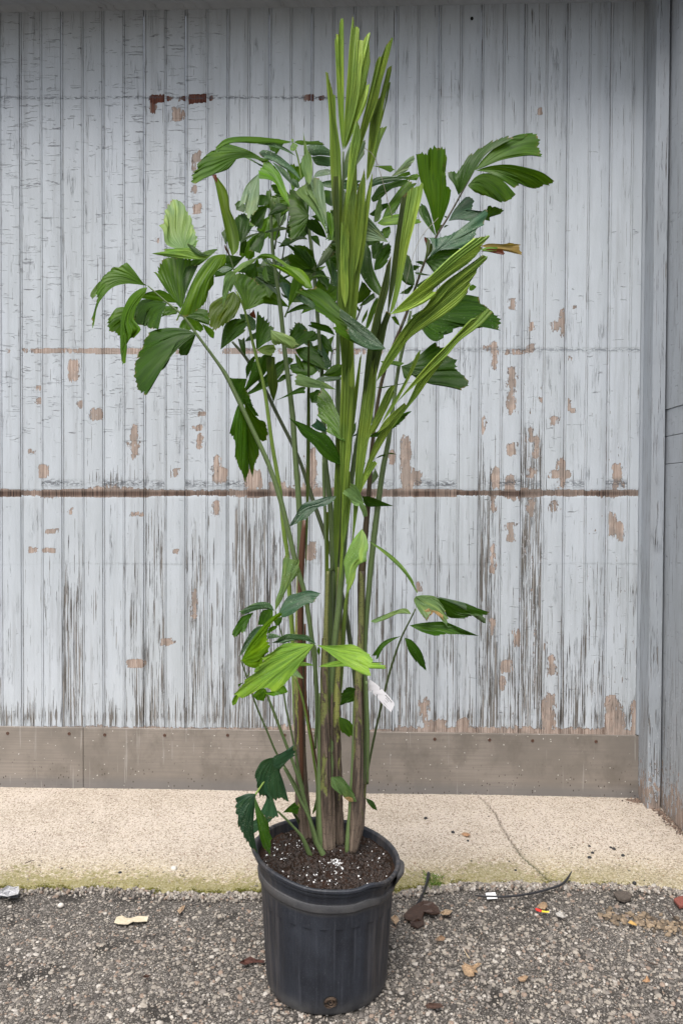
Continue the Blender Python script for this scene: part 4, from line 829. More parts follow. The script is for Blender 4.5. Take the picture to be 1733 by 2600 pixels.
LEAVES = '''
N9 m -.05 gx=.3 gy=-.3|610,415|560,380 480,270 400,180|385,205 330,245 240,265 215,310 150,360 125,400 100,470 105,520 100,600 75,700 55,750 60,840|78,790 108,620 170,520 260,430 380,395 500,400
N9 p -.07|140,360|110,390 50,470|36,520 62,545 95,510|118,440
N9 m -.08 gx=-.3|603,430|540,440 450,500 390,590 345,720 338,850 335,1000|340,1090 360,1190 390,1180 350,1075 360,1020 395,1015 405,950 440,930 470,935|540,850 500,790 470,740 490,640 545,550 590,480
N9 d -.06|800,585|700,560 600,545 540,560 490,640|470,740 500,780 560,820 600,820 620,850 650,840 715,850|745,720 770,650
N9 m .03|560,640|370,625 290,640|260,690 225,750 210,810 230,860 290,875 335,935 400,930|500,800
N9 m -.04|900,585|820,495 740,455 690,460|600,480 560,500 555,540|660,555 770,575
N9 m .00 k=.75|935,640|870,560 780,440 690,300|658,275 705,285 715,230 735,190 770,135 850,130 950,135 1040,150 1110,215|1060,300 990,480 960,600
N9 d -.015|975,510|955,380 960,300|990,225 1050,215 1110,215|1060,320
N9 e -.13 gx=.4 k=.75|1385,100|1300,105 1230,130 1170,190 1110,270 1040,400 980,550 920,690|890,760 905,765 925,700 985,720 1050,690 1130,640 1190,570 1210,470 1265,400|1280,280 1380,200
N9 y -.11 k=.8|1225,125|1130,100 1080,50 1000,38|870,50 780,45 770,70 650,95 780,120 820,130|960,145 1150,152
N9 d -.115|1228,120|1140,75 1080,30|1040,5 1000,-10 1010,20|1100,110
A p -.02 sp=0 cup=.5|600,755|500,720 480,640|455,610 485,600 490,520 515,490 540,457 570,470 600,490 610,520 640,570 655,640 675,700 665,735|640,750
N9 m .02|1310,45|1230,55 1150,85|1090,150 1040,180 1040,215 1120,210|1220,130
N9 d -.09 gy=-.4 sp=0|1090,890|1000,850 900,832 780,835 690,850|615,880 620,905 575,945 575,990 545,1050 505,1100 510,1130 485,1170 480,1300 490,1370 515,1440 560,1480 600,1500 610,1440 670,1370 730,1270 780,1230 790,1170 820,1100|850,1060 900,960 980,905
N9 d -.04|1088,900|1020,915 950,950|915,1000 920,1060 945,1110 1000,1105 1020,1080|1060,980
N9 m .04|910,625|840,615 780,620|765,660 750,720 860,700|900,690
N9 m .04|1010,720|950,760|918,830 1000,860 1060,850 1130,870 1160,850 1160,815|1100,760
N9 o .0|1460,470|1310,540 1230,600|1215,680 1225,800 1255,850 1290,850 1400,780 1470,730|1530,600 1520,530
N9 d -.03|900,715|1000,690 1120,640|1210,660 1225,740 1220,805 1130,780|1000,725
N9 m .05|1150,790|1180,860|1230,925 1265,940|1265,860
N9 d .06|1560,130|1440,110|1380,110 1380,200 1290,230 1270,330|1400,300 1500,200
A o -.10 k=1.5 cup=.5|872,785|845,700 815,560 790,440 775,370|762,322 790,338|835,400 852,450 860,520 890,590 912,680 905,750
A r -.105|785,370|765,340|758,320 782,320|788,350
A m -.12 gx=.3 gy=-.5|1060,240|980,190 900,160 820,145|800,190 790,205 700,240 670,265 680,290 645,325 655,335 638,365 660,375 700,350 770,315|850,290 910,220 960,200 1010,215
A m -.06|1215,135|1140,120 1060,110 1000,105 900,105 830,120|780,165 785,185 830,140|930,140 1010,145 1100,140 1170,145
N1 d .0|650,150|560,125 490,140|480,200 500,240 560,280|610,200
N1 s -.09|750,300|650,220 520,160 400,140 290,112|250,120 330,160 380,180|500,200 620,240
N1 s -.11 gy=-.6|800,540|750,450 650,350 540,270 430,235|385,260 400,300 450,330 520,345|600,400 700,460
N1 s -.05|740,610|640,520 560,420|515,360 600,400 680,470 700,520 770,560 785,600|770,620
N1 m -.03|480,330|380,310 300,290|290,300 400,350 440,370|470,350
N1 s -.02|440,400|340,350 280,310|245,318 330,360 400,400|430,410
N1 m -.15 gx=.3 gy=-.5 k=1.2|690,800|600,690 550,580 480,535|385,525 385,470 400,420 430,370 480,355 530,390|590,470 640,600 670,700
N1 g -.13 gx=-.4|385,470|320,520 250,600 210,700|180,810 215,770 245,770 240,860 290,910 340,860 370,820 350,760|375,700 385,600
N1 d .02|460,690|400,680 380,700|370,790 440,795 470,780|480,740
N1 d .00|470,800|380,800|300,880 295,950 350,1000 405,1030|440,900
N1 d .04|240,780|190,740|140,780 160,840 230,860|245,830
N1 d .0|205,1170|150,1080 130,960|150,910 230,870 290,910 290,970 320,1000|270,1080
N1 d .03|30,1120|10,1070|10,1060 60,1010 70,1140|50,1180
N1 d .05|240,1110|200,1160|190,1250 230,1280 260,1180|260,1120
N1 d .02|440,1060|370,1060 320,1120|290,1180 285,1240 340,1260 390,1270|430,1180
N1 g .0|690,1025|600,1000 520,1020|440,1050 450,1065|540,1050
N1 g .0|440,1055|300,1080 200,1140|190,1170 260,1130|360,1080
N1 d .00|440,1050|330,1040|220,1036 330,1046|400,1055
N1 m .0 k=.6|580,1010|530,880 480,780 450,690|460,640 500,640 510,700 540,760 560,700 580,700|600,850
N1 d -.02|690,810|600,770 560,770|500,860 470,890 520,885|600,860
N1 m -.10 k=.7|880,890|820,760 770,660 740,640|690,630 675,720 680,900 685,1040 700,1130 770,1110 800,1070|850,1000
N1 d -.06|870,1090|860,950 880,800|850,680 820,640 810,590 760,640 730,700|740,880 800,1000
N1 p -.17 sp=0 gx=-.5 k=.75|1060,1080|960,900 850,760 745,660|810,600 870,555 890,560 900,600 910,650|960,750 1020,900
N1 g -.15 gx=.5|1062,1100|1040,950 960,820 920,700|918,560 930,510 980,530 1020,570 1040,700|1055,880
N1 p -.13 sp=0 k=.8|880,590|830,500 800,400|805,330 840,260 830,180 820,40 840,150 870,240 905,310|915,450 905,530
N1 d -.03|1055,1115|960,1080 860,1010|810,970 880,930 960,930|1020,1020
N1 m -.12|1100,1150|1070,1000|1040,850 1080,850 1120,900|1125,1050
N1 m -.05|730,160|780,140 880,150|980,145 1030,180 1010,190|900,185 800,190
N1 s -.04|860,200|930,170 1000,180|1060,220 1100,250 1110,300|980,290 900,295
N1 s -.02|905,310|980,295|1100,310 1110,400 1040,400|950,385
N1 s -.03|920,510|960,450|1050,425 1110,440 1110,480|1000,500
N1 m -.07|720,165|695,200|695,245 730,250 770,200|760,180
N1 m -.07|720,160|705,150|700,125 725,130 725,150|725,155
N1 g .05|1215,560|1230,350|1290,160 1330,150 1440,150 1430,280|1330,420
N1 s .06|1000,560|1080,540|1250,535 1380,540 1370,640|1050,610
N1 d .07|1100,800|1040,760 1030,700|1030,640 1110,640 1200,650|1150,760
N1 d .08|1110,1000|1000,960|900,900 960,880 1060,880|1110,900
N1 d .09|700,700|650,640|590,560 500,590 520,640 600,760|680,740
N1 d .07|905,1420|820,1320 730,1210|640,1190 550,1150 590,1165 740,1185 850,1240 890,1290 925,1310 945,1340|925,1400
N1 d .02|870,1130|810,1090 700,1120|650,1110 610,1160 585,1205 670,1190|780,1130
N1 d .02|895,1095|960,1090|980,1130 990,1200 940,1160|910,1130
N1 g .05 k=.6|945,1420|1000,1300 1080,1180|1130,1120 1150,1200 1140,1260|1060,1340 1000,1390
N2 e -.13 k=.7|915,360|880,260 800,170 690,135 620,90 520,25 420,15|365,45 350,70 420,60|520,65 620,120 700,200 800,320 860,365
N2 p -.14 sp=0|370,50|290,80 210,110|125,190 160,205 280,130|330,100
N2 e -.12|880,350|760,230 650,150|540,140 440,105 540,150|640,210 730,260 820,330
N2 p -.15 sp=0|150,195|90,190 40,240|25,350 20,450 20,570 30,585 75,380 100,400|150,280
N2 m -.08 k=.85|250,575|200,450 140,340 120,300|160,215 230,215 280,240 330,270 380,320 450,390 455,430 430,450 430,510 380,515|310,555
N2 s .0|120,160|60,140 0,150|-40,180 20,210|90,180
N2 d .02|330,110|200,130|120,180 250,220 330,270 370,240 350,160|350,100
N2 d -.03|355,970|350,820 355,700|365,580 385,630 430,650 470,700 530,760 515,870|440,910 390,950
N2 p -.16 sp=.2 k=.7|500,775|600,800 700,840|740,870 740,890 770,915 725,935 720,970 680,950 640,930 570,915 545,930|510,900 500,840
N2 o -.06|360,975|430,930|530,920 555,960 510,1030|430,1020
N2 d -.02|0,970|20,800 60,700|150,660 250,670 265,720 230,800|120,880
N2 s .02|240,890|280,840|360,790 400,820 340,870|280,885
N2 r .05|340,660|300,640|285,620 330,570 350,640|350,660
N2 s .06|300,780|210,680|190,620 280,620 350,680 350,760|330,780
N2 d .05|640,950|670,870|690,820 750,715 800,760 840,775 950,795 990,830|950,880 850,900 740,960
N2 d .08|1110,1000|1030,960|1000,900 995,820 1050,840 1090,900|1110,960
N2 m -.20 k=.75 gy=-.5 gx=.2|1640,960|1500,800 1350,680 1190,560 1080,430 1000,370|940,340 930,365 800,370 740,400 850,430 900,470 940,530 940,580 1050,640 1130,710 1150,800 1230,850|1300,890 1450,960 1560,985
N2 s -.215 gy=-.5 gx=.2 k=.8|1640,960|1500,800 1350,680|1190,560 1180,640 1250,720 1260,800 1290,860|1400,930 1500,970
N2 s .00|930,570|860,540|740,450 800,415 880,430 930,500|940,540
N2 d .00|640,620|700,570 780,525|830,515 900,560 930,575|820,570 730,590
N2 s .04 k=.8|565,430|470,350 380,280|300,225 340,230 440,290|540,350
N2 t .06|675,490|620,400|580,310 610,300 690,330 700,360|690,430
N2 d .07|560,320|500,290|455,285 470,310 550,345|570,340
N2 m -.02|670,570|680,450 700,330|720,250 800,300 815,340|760,430 700,520
N2 d .06|640,455|610,430|600,400 620,420 680,450|660,460
N2 d .08|950,190|880,170|800,175 820,190|900,210
N2 d .08|945,190|1010,180 1040,220|1080,290 1060,390 1040,330|960,270
N2 m .0|890,270|960,225 1040,235|1145,285 1050,245|950,255
N2 d .06|590,270|640,240|700,220 690,240|640,265
N2 d .06|1140,830|1080,740 1000,715|930,695 905,695 900,720 870,735 960,770|1060,800
N2 d .08|740,970|850,940 930,960|980,1010 1010,1060 1060,1190 1000,1150 960,1140 880,1095|800,1060
N2 m .04 k=.7|920,1270|830,1210 760,1120|735,1000 790,1060 820,1120|850,1220
N2 p -.06 k=.8|1150,1370|1040,1300 950,1270|800,1215 745,1205 735,1260 740,1320|850,1345 1000,1355
N2 d .03|540,1480|640,1430 740,1370|790,1345 840,1340 840,1405|740,1415
N2 d .03|190,1455|270,1290 320,1120|360,1060 480,1000 520,1010|450,1200 300,1340
N2 d .02 gy=-.5|190,1455|330,1350 450,1220|560,1100 690,1040 720,1090 640,1160 560,1290 460,1345|330,1400
N2 o -.02 k=.7|525,1500|480,1350 460,1200|450,1050 540,1040 545,1200|570,1300 560,1380
N2 d .02|210,1400|140,1330|80,1255 260,1260|240,1350
N2 d .05|550,1300|620,1220|730,1220 650,1260|600,1290
N2 d .05|250,1040|200,960|170,860 240,860 250,960|250,1020
N2 m .05 k=.6|1010,1230|1100,1140|1140,1120 1300,1110 1310,1180|1150,1240
N2 s .04|940,1275|1000,1240|1140,1240 1300,1250 1200,1270|1060,1290
N2 d .06|1000,1150|900,1050|760,1130 700,1120 680,1150 760,1220|900,1230
N2 d .06|260,1260|250,1150|300,1060 350,1020 330,1130|290,1200
N2 d -.0 k=.8|1140,800|1150,740|1300,700 1270,820|1200,850
N6 m -.09 sp=.7 gy=-.5|765,525|720,300 650,130 600,20|520,-70 450,20 470,60 440,100 470,160 460,240 500,290 560,340 560,420|650,470 700,500
N2 d .02|900,1500|890,1450|880,1410 960,1370 1050,1400 1080,1440|1000,1500
N6 t .04|600,430|460,400|385,350 440,310 450,270 510,320|560,380
N6 d -.05 gx=.4|755,800|600,745 490,660 420,570 330,490 280,440|215,330 150,275 230,300|350,350 450,410 560,450 610,500 660,580 710,700
N6 t -.10 sp=1 gy=-.5|665,1130|560,1140 450,1170 300,1215 250,1300|220,1400 140,1475 280,1410 340,1380|400,1320 480,1250 540,1240 640,1180
N6 p -.11 sp=.8|975,1210|930,1090 880,1010|820,990 820,1040 760,1060 735,1100 820,1150|860,1230 920,1240
N6 p -.115 k=.7|930,1200|920,1240|950,1300 970,1370 1015,1350|990,1240
N6 d .03|950,1130|1050,1140 1150,1180|1300,1240 1150,1245|1000,1240
N6 g .06 k=.8|1050,1010|1050,920|1100,830 1135,910|1100,960
N6 d .05|900,920|910,820|960,760 990,760|960,850
N6 d .05|830,480|830,390|885,310 885,400|860,450
N6 g .06 k=.7|1060,330|1010,260|1010,220 1060,200 1080,280|1075,300
N6 d .03|1095,720|1150,680|1210,665 1210,680|1150,700
N6 d .03|1225,665|1270,650|1340,672|1280,668
N6 d .02 gx=-.4|1000,480|1150,400 1300,300 1420,210|1500,190 1430,260 1380,330 1280,390|1150,470
N6 d .03|820,480|870,450|940,400 1040,350 1050,380|920,450
N6 t .06|740,60|720,100|715,160 750,130|760,60
E l -.10 sp=.4|825,95|780,150 745,215 720,290|733,330 735,400 742,468 758,440|785,380 795,320 830,278 852,290 850,240 862,200 850,140
E l -.09|862,165|930,200 1000,250 1060,310|1110,380 1140,465 1100,390|1040,300 950,230
E p -.15 k=.8|1130,480|1170,473 1240,480|1275,520 1300,560 1313,655 1290,630 1275,590 1240,565 1205,590 1195,615 1160,580|1130,530 1120,500
E c -.152 gx=0 gy=0|1200,565|1170,555 1160,570|1175,600 1195,618 1210,592 1240,568 1270,600 1290,615 1285,585|1240,560
E d -.12|1240,485|1330,500 1420,520|1480,555 1552,570 1500,590 1440,590 1390,605|1320,600 1290,560
E g -.14 k=.7|1240,478|1320,495 1400,515 1460,550|1530,610 1520,635 1480,610|1400,550 1320,510
E d -.13|1095,645|1170,630 1300,625|1380,670 1485,705 1360,695 1300,695 1240,705|1160,680
E d -.13|1067,715|1110,730 1160,790|1185,860 1190,905 1130,850|1090,790
E p -.13 k=.9|1105,580|1080,550 1040,552|1010,570 940,590 880,620 890,635 960,610|1040,575
E d -.12|1050,705|980,720 930,750|880,820 900,815 915,835|950,770 1010,725
N7 p -.13 k=.75 sp=.9 gx=.3|465,670|470,560 510,450 530,300|545,150 560,130 600,125 640,170 700,170 705,290 680,310|620,380 560,470 520,580
N7 t -.14 sp=.6|500,690|540,600 600,520 700,490 800,465|915,495 870,540 840,590 780,600|700,650 640,700 540,735
N7 s -.15|455,670|420,600 350,580 250,595|170,640 110,680 140,710 180,700|250,670 360,650
N7 d -.13|250,685|170,710 120,740|60,840 35,885 60,940 120,890 165,890 170,830|210,750
N7 d -.10|440,650|360,660 320,690|290,810 400,810|440,740
N7 d -.11|540,720|500,740|440,760 480,820 510,810|530,770
N7 e -.22 k=.75 gx=-.3|130,1160|180,1050 260,920 330,830 420,740|500,690 535,690 530,715 440,780 385,870 385,960 400,1000 400,1080 360,1100 340,1180|270,1240 170,1210
N7 m -.20|390,900|400,850|440,820 490,820 470,850|440,870
N7 s -.16 k=.7|350,820|280,830 210,900|150,1000 100,1130 140,1100|220,1000 300,900
N7 s -.17|870,1000|800,920 700,905 580,900|500,940 450,990 560,990 640,960 700,950|780,970 830,990
N7 s -.12|530,930|460,900|400,895 390,950|470,940
N7 y -.26 gx=.4 gy=-.6|850,1005|760,995 640,990 560,995|480,1040 440,1080 350,1130 350,1170 300,1210 290,1250 260,1240 270,1290 170,1350 120,1430 60,1500 150,1540 220,1500 330,1440 390,1440 460,1490 500,1450 560,1400|650,1290 720,1200 790,1100
N7 y -.24 gx=-.4 gy=-.6|880,1010|960,1015 1060,1015 1230,1005|1320,1050 1390,1090 1440,1150 1400,1230 1415,1290 1400,1320 1330,1300|1200,1230 1080,1150 960,1060
N7 y -.20 k=1.1|890,1225|980,1190 1100,1165|1200,1170 1540,1185 1500,1200 1568,1215 1568,1250 1400,1245|1150,1225 1000,1230
N7 y -.20|855,1215|800,1190|720,1175 690,1225|780,1218
N7 m -.17|360,1440|300,1450|240,1510 290,1560 350,1570 370,1530|380,1480
N7 m -.17 k=1.2|350,1480|450,1470 540,1400|590,1475 530,1500 440,1520|380,1500
N7 e -.23|100,1490|60,1520|30,1580 45,1615 80,1590|110,1510
N7 p -.18|660,1250|700,1280|745,1345 690,1330 630,1320|640,1290
N7 m -.15|180,1350|150,1380|95,1400 100,1430|140,1390
N7 m -.15|180,1330|195,1300|230,1245 200,1310|190,1330
N7 m -.16|890,1030|880,1070|895,1118 912,1090|912,1050
E d -.03|800,1010|760,995|735,1000 712,1030 700,1100 750,1085|800,1065
E m -.03 k=.5|695,1165|750,1185|785,1230 780,1275 760,1270 755,1280 708,1250|695,1200
N8 t -.20 gx=.3|450,560|380,575 320,610|270,700 260,750 290,840 290,900 320,950 350,935 380,960 450,990 520,960 600,1000 560,930 510,840 510,740|510,660 480,600
N8 t -.21|445,650|440,560 500,530|600,490 650,440 665,540 600,580 560,620|510,680
N8 t -.26 sp=1 k=.8|270,925|190,920 110,950|65,970 80,1010 60,1060 90,1130 90,1220 130,1300 180,1400 230,1470 290,1510 250,1450 205,1380|190,1250 200,1150 240,1020
N8 d -.27 sp=.3|262,950|260,1050 280,1180 310,1350|340,1450 420,1550 415,1460 435,1370 410,1330 400,1220|380,1180 320,1080
N8 t -.24|370,780|350,900 380,960|320,1100 400,1180 480,1150 500,1165 480,1080|430,950 390,860
N8 t -.17|500,1100|420,1150|300,1150 190,1240 210,1340 280,1300|400,1210
N8 d -.12|540,1110|600,1050|660,1005 700,1060 690,1130|620,1110
N8 d .12|830,1130|850,1050|870,960 880,1030|860,1100
N8 p -.09 k=.8 cup=.4|1020,755|1090,755 1160,800 1230,890|1275,1000 1200,1000 1150,960 1060,890|1020,840
N8 c -.092 gx=0 gy=0 cup=0|1200,950|1160,955|1150,965 1200,1002 1240,1000|1235,970
N8 d -.07|1070,750|1130,760 1200,850|1260,940 1200,880|1130,790
N8 d .03|1365,965|1440,1000|1480,1090 1430,1070|1380,1010
N3 m -.02 k=.8 cup=.4|970,940|900,650 830,450 795,330|765,120 870,120 900,70 950,45 1010,65 1050,60 1075,170 1010,290 1060,310 1070,430 1115,480|1095,600 1040,750 990,870
N3 d -.04 sp=.6|965,945|880,840 800,720|800,640 820,620 870,650 905,735|940,850
B d .03|925,1110|900,1050 870,1010|865,980 925,975 985,885 1080,822 1195,775 1242,785|1180,815 1080,880 1010,980 950,1080
B m .00 k=.7|1015,970|1060,910 1120,850 1200,800|1280,795 1330,755 1375,765 1385,800 1380,830 1400,895 1350,865|1280,865 1150,900 1060,950
B m -.02 k=.65|1025,970|1100,945 1200,935 1300,950 1400,980|1470,1030 1440,1055 1410,1050 1370,1075 1330,1070 1270,1045 1240,1070|1180,1030 1100,985
B m -.01 k=.65|978,1055|1030,1000 1100,985 1180,1030|1250,1105 1200,1150 1160,1150 1100,1120 1020,1095|985,1065
N3 t .05|1090,790|1130,700 1200,610 1260,550|1300,545 1340,600 1310,680 1420,700 1400,750 1310,790 1240,780 1190,760 1130,780|1110,775
N3 m .04 k=.8|1430,770|1460,700|1480,640 1500,635 1568,655 1640,680 1600,720 1500,740 1500,790|1460,780
N3 t -.07 sp=1 k=1.3 gy=-.5|900,1150|930,1050 900,960|870,950 950,960 1080,940 1200,870 1330,770 1400,710 1460,665 1470,720 1440,830 1370,860 1350,930 1320,980 1220,1060|1100,1070 1000,1080
N3 o -.075 k=.7|850,1180|870,1060 850,980|850,945 885,955 940,1050|900,1130
N3 r -.078|868,1010|850,980|848,945 868,955|876,990
N3 d -.05|860,1190|920,1120 1000,1080|1150,1060 1210,1070 1100,1180 950,1310 920,1240 880,1215|870,1210
N3 d .03|750,1300|800,1300|920,1330 850,1330|780,1320
N3 d .03|840,1190|800,1185|755,1195 800,1215|830,1225
N3 d .03|740,1280|735,1240|740,1225 810,1240 770,1270|760,1280
N3 m .03 k=.6|985,880|990,840|995,815 1025,830 1000,870|990,890
N3 d .03|1040,850|1060,830|1090,830 1060,850|1050,855
N3 d .03|1060,760|1045,740|1040,735 1075,740|1070,755
B n -.06 gy=0|1050,1400|1100,1385 1180,1388|1215,1380 1275,1392 1270,1410 1285,1450 1230,1425|1180,1415 1100,1410
B r -.055|1050,1430|1100,1415|1180,1420 1180,1450 1130,1440|1090,1432
B m -.058|1050,1420|1090,1405|1150,1405 1140,1425|1090,1430
N3 s -.02 k=1.2|290,470|340,370 430,345 540,345|640,340 700,350 640,370 560,390|480,410 380,430
N3 g -.01|520,345|600,260 680,170|745,135 750,180 700,260 660,300|590,330
N3 m .0|560,350|640,310|700,295 715,325|660,345
N3 m .0|640,370|720,330|785,315 795,355 770,385|710,380
N3 m .05|340,240|420,240|500,240 515,235 550,280 510,305|420,265
N3 d .03|320,560|400,440 500,410 600,380|690,375 640,440 560,450 490,490|420,560 340,600
N3 m .00 k=.8|430,760|480,640 570,510|640,420 700,380 770,420 740,450 640,540 600,600|560,700 500,740
N3 p -.01 sp=0 k=.7|350,800|360,680|405,530 415,560 430,670 410,760|390,790
N3 e -.03 k=.8|380,810|450,750 540,725|590,720 700,720 830,800 750,820 600,820|450,835
N3 g -.09 k=.8 pl=.003|490,1000|420,900 330,790|285,740 275,830 250,990|380,985
N3 m .02|440,930|430,870|500,840 515,900 490,960|460,960
N3 d .04|300,720|350,680|430,620 480,610 490,640 430,690|350,740
N3 d .00|350,1280|360,1200 430,1080|500,1010 520,1060 480,1200|420,1260
N3 g .02 k=.6|350,1230|380,1120|440,1030 500,1000 500,1020|400,1150
N3 d .03|330,1160|320,1050|330,1010 440,1000 440,1070 410,1130|370,1165
N3 d -.06 sp=.4|410,1540|300,1450 210,1300 200,1180|240,1010 280,1010 320,1100 330,1240|380,1360 430,1480
N3 d .02|750,1430|690,1400 640,1350|660,1100 700,1130 730,1230|750,1350
N4 m .03 k=.7|160,290|190,180|230,50 320,150 310,190|230,260
N4 m .05|225,480|235,420|290,320 280,400|250,450
N4 m .04|260,530|290,400 340,270|385,210 395,270 330,440|290,520
N4 m .0 k=.7|605,500|560,470|520,410 560,400|590,450
N4 d .04|740,100|680,90|640,60 600,20 690,-60 740,20|750,60
N4 d .04|650,180|620,180|600,180 730,90 740,110|690,180
N4 d .04|750,110|820,60|900,10 880,40|800,110
N4 d .05|200,300|300,200|350,170 360,220|260,290
N4 d .05|150,290|180,300|210,340 200,360|160,320
N4 d -.0 gy=-.4 gx=.2 sp=.25|720,400|900,300 1100,230 1250,190|1390,210 1400,270 1480,320 1600,420 1595,545 1540,520 1470,490 1405,525 1360,490 1290,460 1200,470 1200,515 1130,515 1130,560 1040,550 1040,620|960,655 880,610 800,500
N4 m .02|1295,145|1295,110|1330,85 1370,110 1340,140|1315,150
N4 d .01 gy=-.3|620,900|700,870 800,790 900,700|960,660 980,700 1050,720 1070,790 1165,840 1175,900 1170,940 1290,1040 1285,1090 1215,1140 1100,1080 1050,1040 960,940 860,900 835,940 780,970|720,990 655,1025 630,950
N4 m .02|650,870|580,850|410,850 430,870 520,885|600,900
N4 d .04|740,1060|640,1070 500,1095|355,1115 430,1120|600,1085
N5 b -.07|470,1900|430,1600 400,1200 370,600|365,410 378,410 378,345 415,345 425,200 445,140 470,150 480,125|485,600 485,1200 490,1700
N5 b -.08|480,1880|490,1500 530,900 560,450|598,100 617,150 615,260 640,245 690,275 690,420 745,440|690,1100 600,1500
N5 b -.065|490,1880|560,1400 660,800|735,440 790,350 835,325 815,480 825,580 835,720 785,960 785,1015 825,1010 815,1110|770,1300 650,1550 540,1800
N5 b -.06 k=.9|560,2400|680,1700 790,1250 870,900|910,720 945,650 985,640 1040,500 1130,380 1135,420|1060,720 980,1000 940,1200 870,1400 760,1700 650,2050
N5 b -.04 k=.6|780,2300|800,1900 830,1500 870,1400|930,1210 980,1180 1010,1000 1060,800 1120,760 1115,830|1080,1000 1020,1250 970,1550 880,1950 830,2200
N5 b -.03 k=.7|880,1900|960,1500 1020,1300|1075,990 1105,985|1060,1200 1000,1450
N5 b -.07 k=.85|800,2300|880,1900 930,1680|955,1590 1010,1585 1055,1575|960,1800 890,2050
N5 b -.10 k=.7|385,3160|330,2500 300,2000 290,1500 260,1100|240,845 275,870 290,950 320,1050 345,1150 370,1160|385,1500 420,1750 445,2000 430,2600
N5 b -.09|480,2900|520,2400 560,1900|640,1500 665,1510 710,1640|700,1800 640,2100 560,2500
N1 b -.10 k=.75|1290,1500|1260,1200 1250,900|1310,640 1330,560 1340,700|1330,1000 1320,1300
N1 b -.11 k=.7|1310,1560|1330,1200 1370,800|1390,560 1430,420 1440,560|1430,900 1380,1300
N1 b -.09 k=.8|1360,1560|1390,1200 1430,800|1470,600 1510,460 1510,560|1470,900 1420,1300
N1 b -.12 k=.85|1230,1560|1220,1200|1245,820 1270,1000|1275,1300
N1 b -.08 k=.75|1180,1400|1130,1000 1100,600|1090,400 1110,200 1180,180 1200,400|1210,800 1200,1200
N1 sd -.12|1160,1500|1130,1000 1110,700|1120,500 1170,500|1180,800 1180,1200
N2 b -.12 k=.8|1240,560|1200,400 1190,100|1200,-300 1280,-200|1270,100 1270,400
N2 b -.10|1290,640|1260,300 1280,0|1300,-200 1350,-150|1350,100 1320,400
N2 b -.11 k=.8|1200,560|1180,300|1190,0 1240,-100|1250,200 1230,400
X b -.06 k=.8|866,1500|868,1200 880,950|890,820 895,815|892,950 880,1200
X b -.10 k=.75|868,1330|876,1150 882,1040|886,978 893,985 897,975|894,1080 886,1200
X b -.08 k=.75|892,1400|905,1150 925,980|946,890 952,892 958,896|950,1020 925,1180
X b -.05 k=.75|876,1250|890,1060|912,910 918,897|906,1020
X b -.04 k=.75|860,1500|866,1300|870,1080 882,1080|880,1300
X sd -.06|775,1480|776,1300 778,1100|781,862 786,866|787,1100 783,1300
X b -.03 k=.55|830,1800|826,1560|828,1300 834,1300|834,1560
X b -.05 k=.5|852,1500|846,1300|856,1060 866,1060|864,1300
N3 sd -.14|480,1740|500,1450 555,1000 600,700|615,560 650,530 680,500|640,900 560,1400
N3 b -.15|500,1720|560,1400 620,900|680,500 720,460 800,440 815,410 840,420|820,560 750,830 690,1050 610,1450 550,1650
N4 sd -.09|180,1568|230,1200 280,750 350,400 450,0|470,-100 520,-200|500,100 450,300 400,500 350,700 300,1000
N4 sd -.10|280,1300|350,900 400,550|470,350 520,380|480,500 430,750 370,1000
N4 sd -.08|240,1450|250,1100 310,800|400,400 430,300|400,700 330,1100
N4 b -.17 k=1.25|510,385|700,197 900,7 1100,-183 1290,-333|1340,-373 1495,-403 1485,-373 1410,-293 1420,-273 1360,-193 1280,-118 1100,7 960,117 930,157 970,167 960,197|820,287 650,357
N4 b -.13|370,1057|430,877 560,647 700,447 850,317 960,157 1100,27|1300,-93 1420,-203 1480,-193 1470,-163 1370,-63 1370,-33 1300,67 1310,87 1280,137 1280,167|1200,267 1050,387 850,517 700,627 600,767 480,927
N4 b -.11 k=.85|560,1280|700,1100 850,920 950,810 1080,680 1290,450|1340,420 1350,430 1390,390 1470,330 1500,345 1530,365|1400,500 1200,650 1080,790 960,900 800,1050 650,1190
N4 b -.09 k=.85|480,1568|600,1400 700,1230 800,1030 960,880|1060,790 1080,790|1000,900 900,1030 780,1200 680,1320 560,1480
N4 b -.12 k=.8|420,1480|480,1350 600,1150 700,950 760,800|810,735 805,790|750,920 650,1120 550,1300
N4 b -.11 k=.9|290,1560|380,1350 470,1150|530,1090 560,1095|520,1200 440,1400 345,1568
N4 b -.13 k=.9|380,1568|450,1450 560,1340|650,1265 665,1290|560,1400 480,1500
N6 b -.10 k=.85|900,1090|960,900 1050,650 1140,450|1430,110 1440,130|1300,350 1150,600 1000,880
N6 b -.11 k=.9|930,1110|950,950 1040,780|1090,740 1120,770|1050,880 980,1000
N6 b -.12 k=.8|960,600|1000,450 1150,200 1250,0|1290,-60 1310,-10|1200,220 1080,400 1000,560
N6 b -.08 k=.65|740,1700|730,1300 760,900|800,850 820,860|830,1200 790,1500
D d -.03 k=1.2|300,290|265,350 240,430|215,525 240,540 255,600 250,680 275,740 300,790 320,850 345,770|340,600 330,430
D m -.035 k=.6|310,290|325,420 325,600|350,760 370,815 380,740 410,660 420,580 460,565 470,520 455,450 440,440|400,425 350,360
D d .0 k=1.2|270,290|230,210|205,158 300,165 330,250 410,410|370,400 320,340
X b -.07 k=.8|872,1000|858,760 868,560|878,480 890,430 905,380|905,500 896,720
X b -.05 k=.7|880,1050|872,820 880,640|892,560 910,470 925,440|925,560 908,760
X b -.06 k=.7|868,1300|862,1100 868,900|872,860 885,850 897,870|900,1020 888,1180
'''
for ln in LEAVES.strip().splitlines():
    leaf(ln)

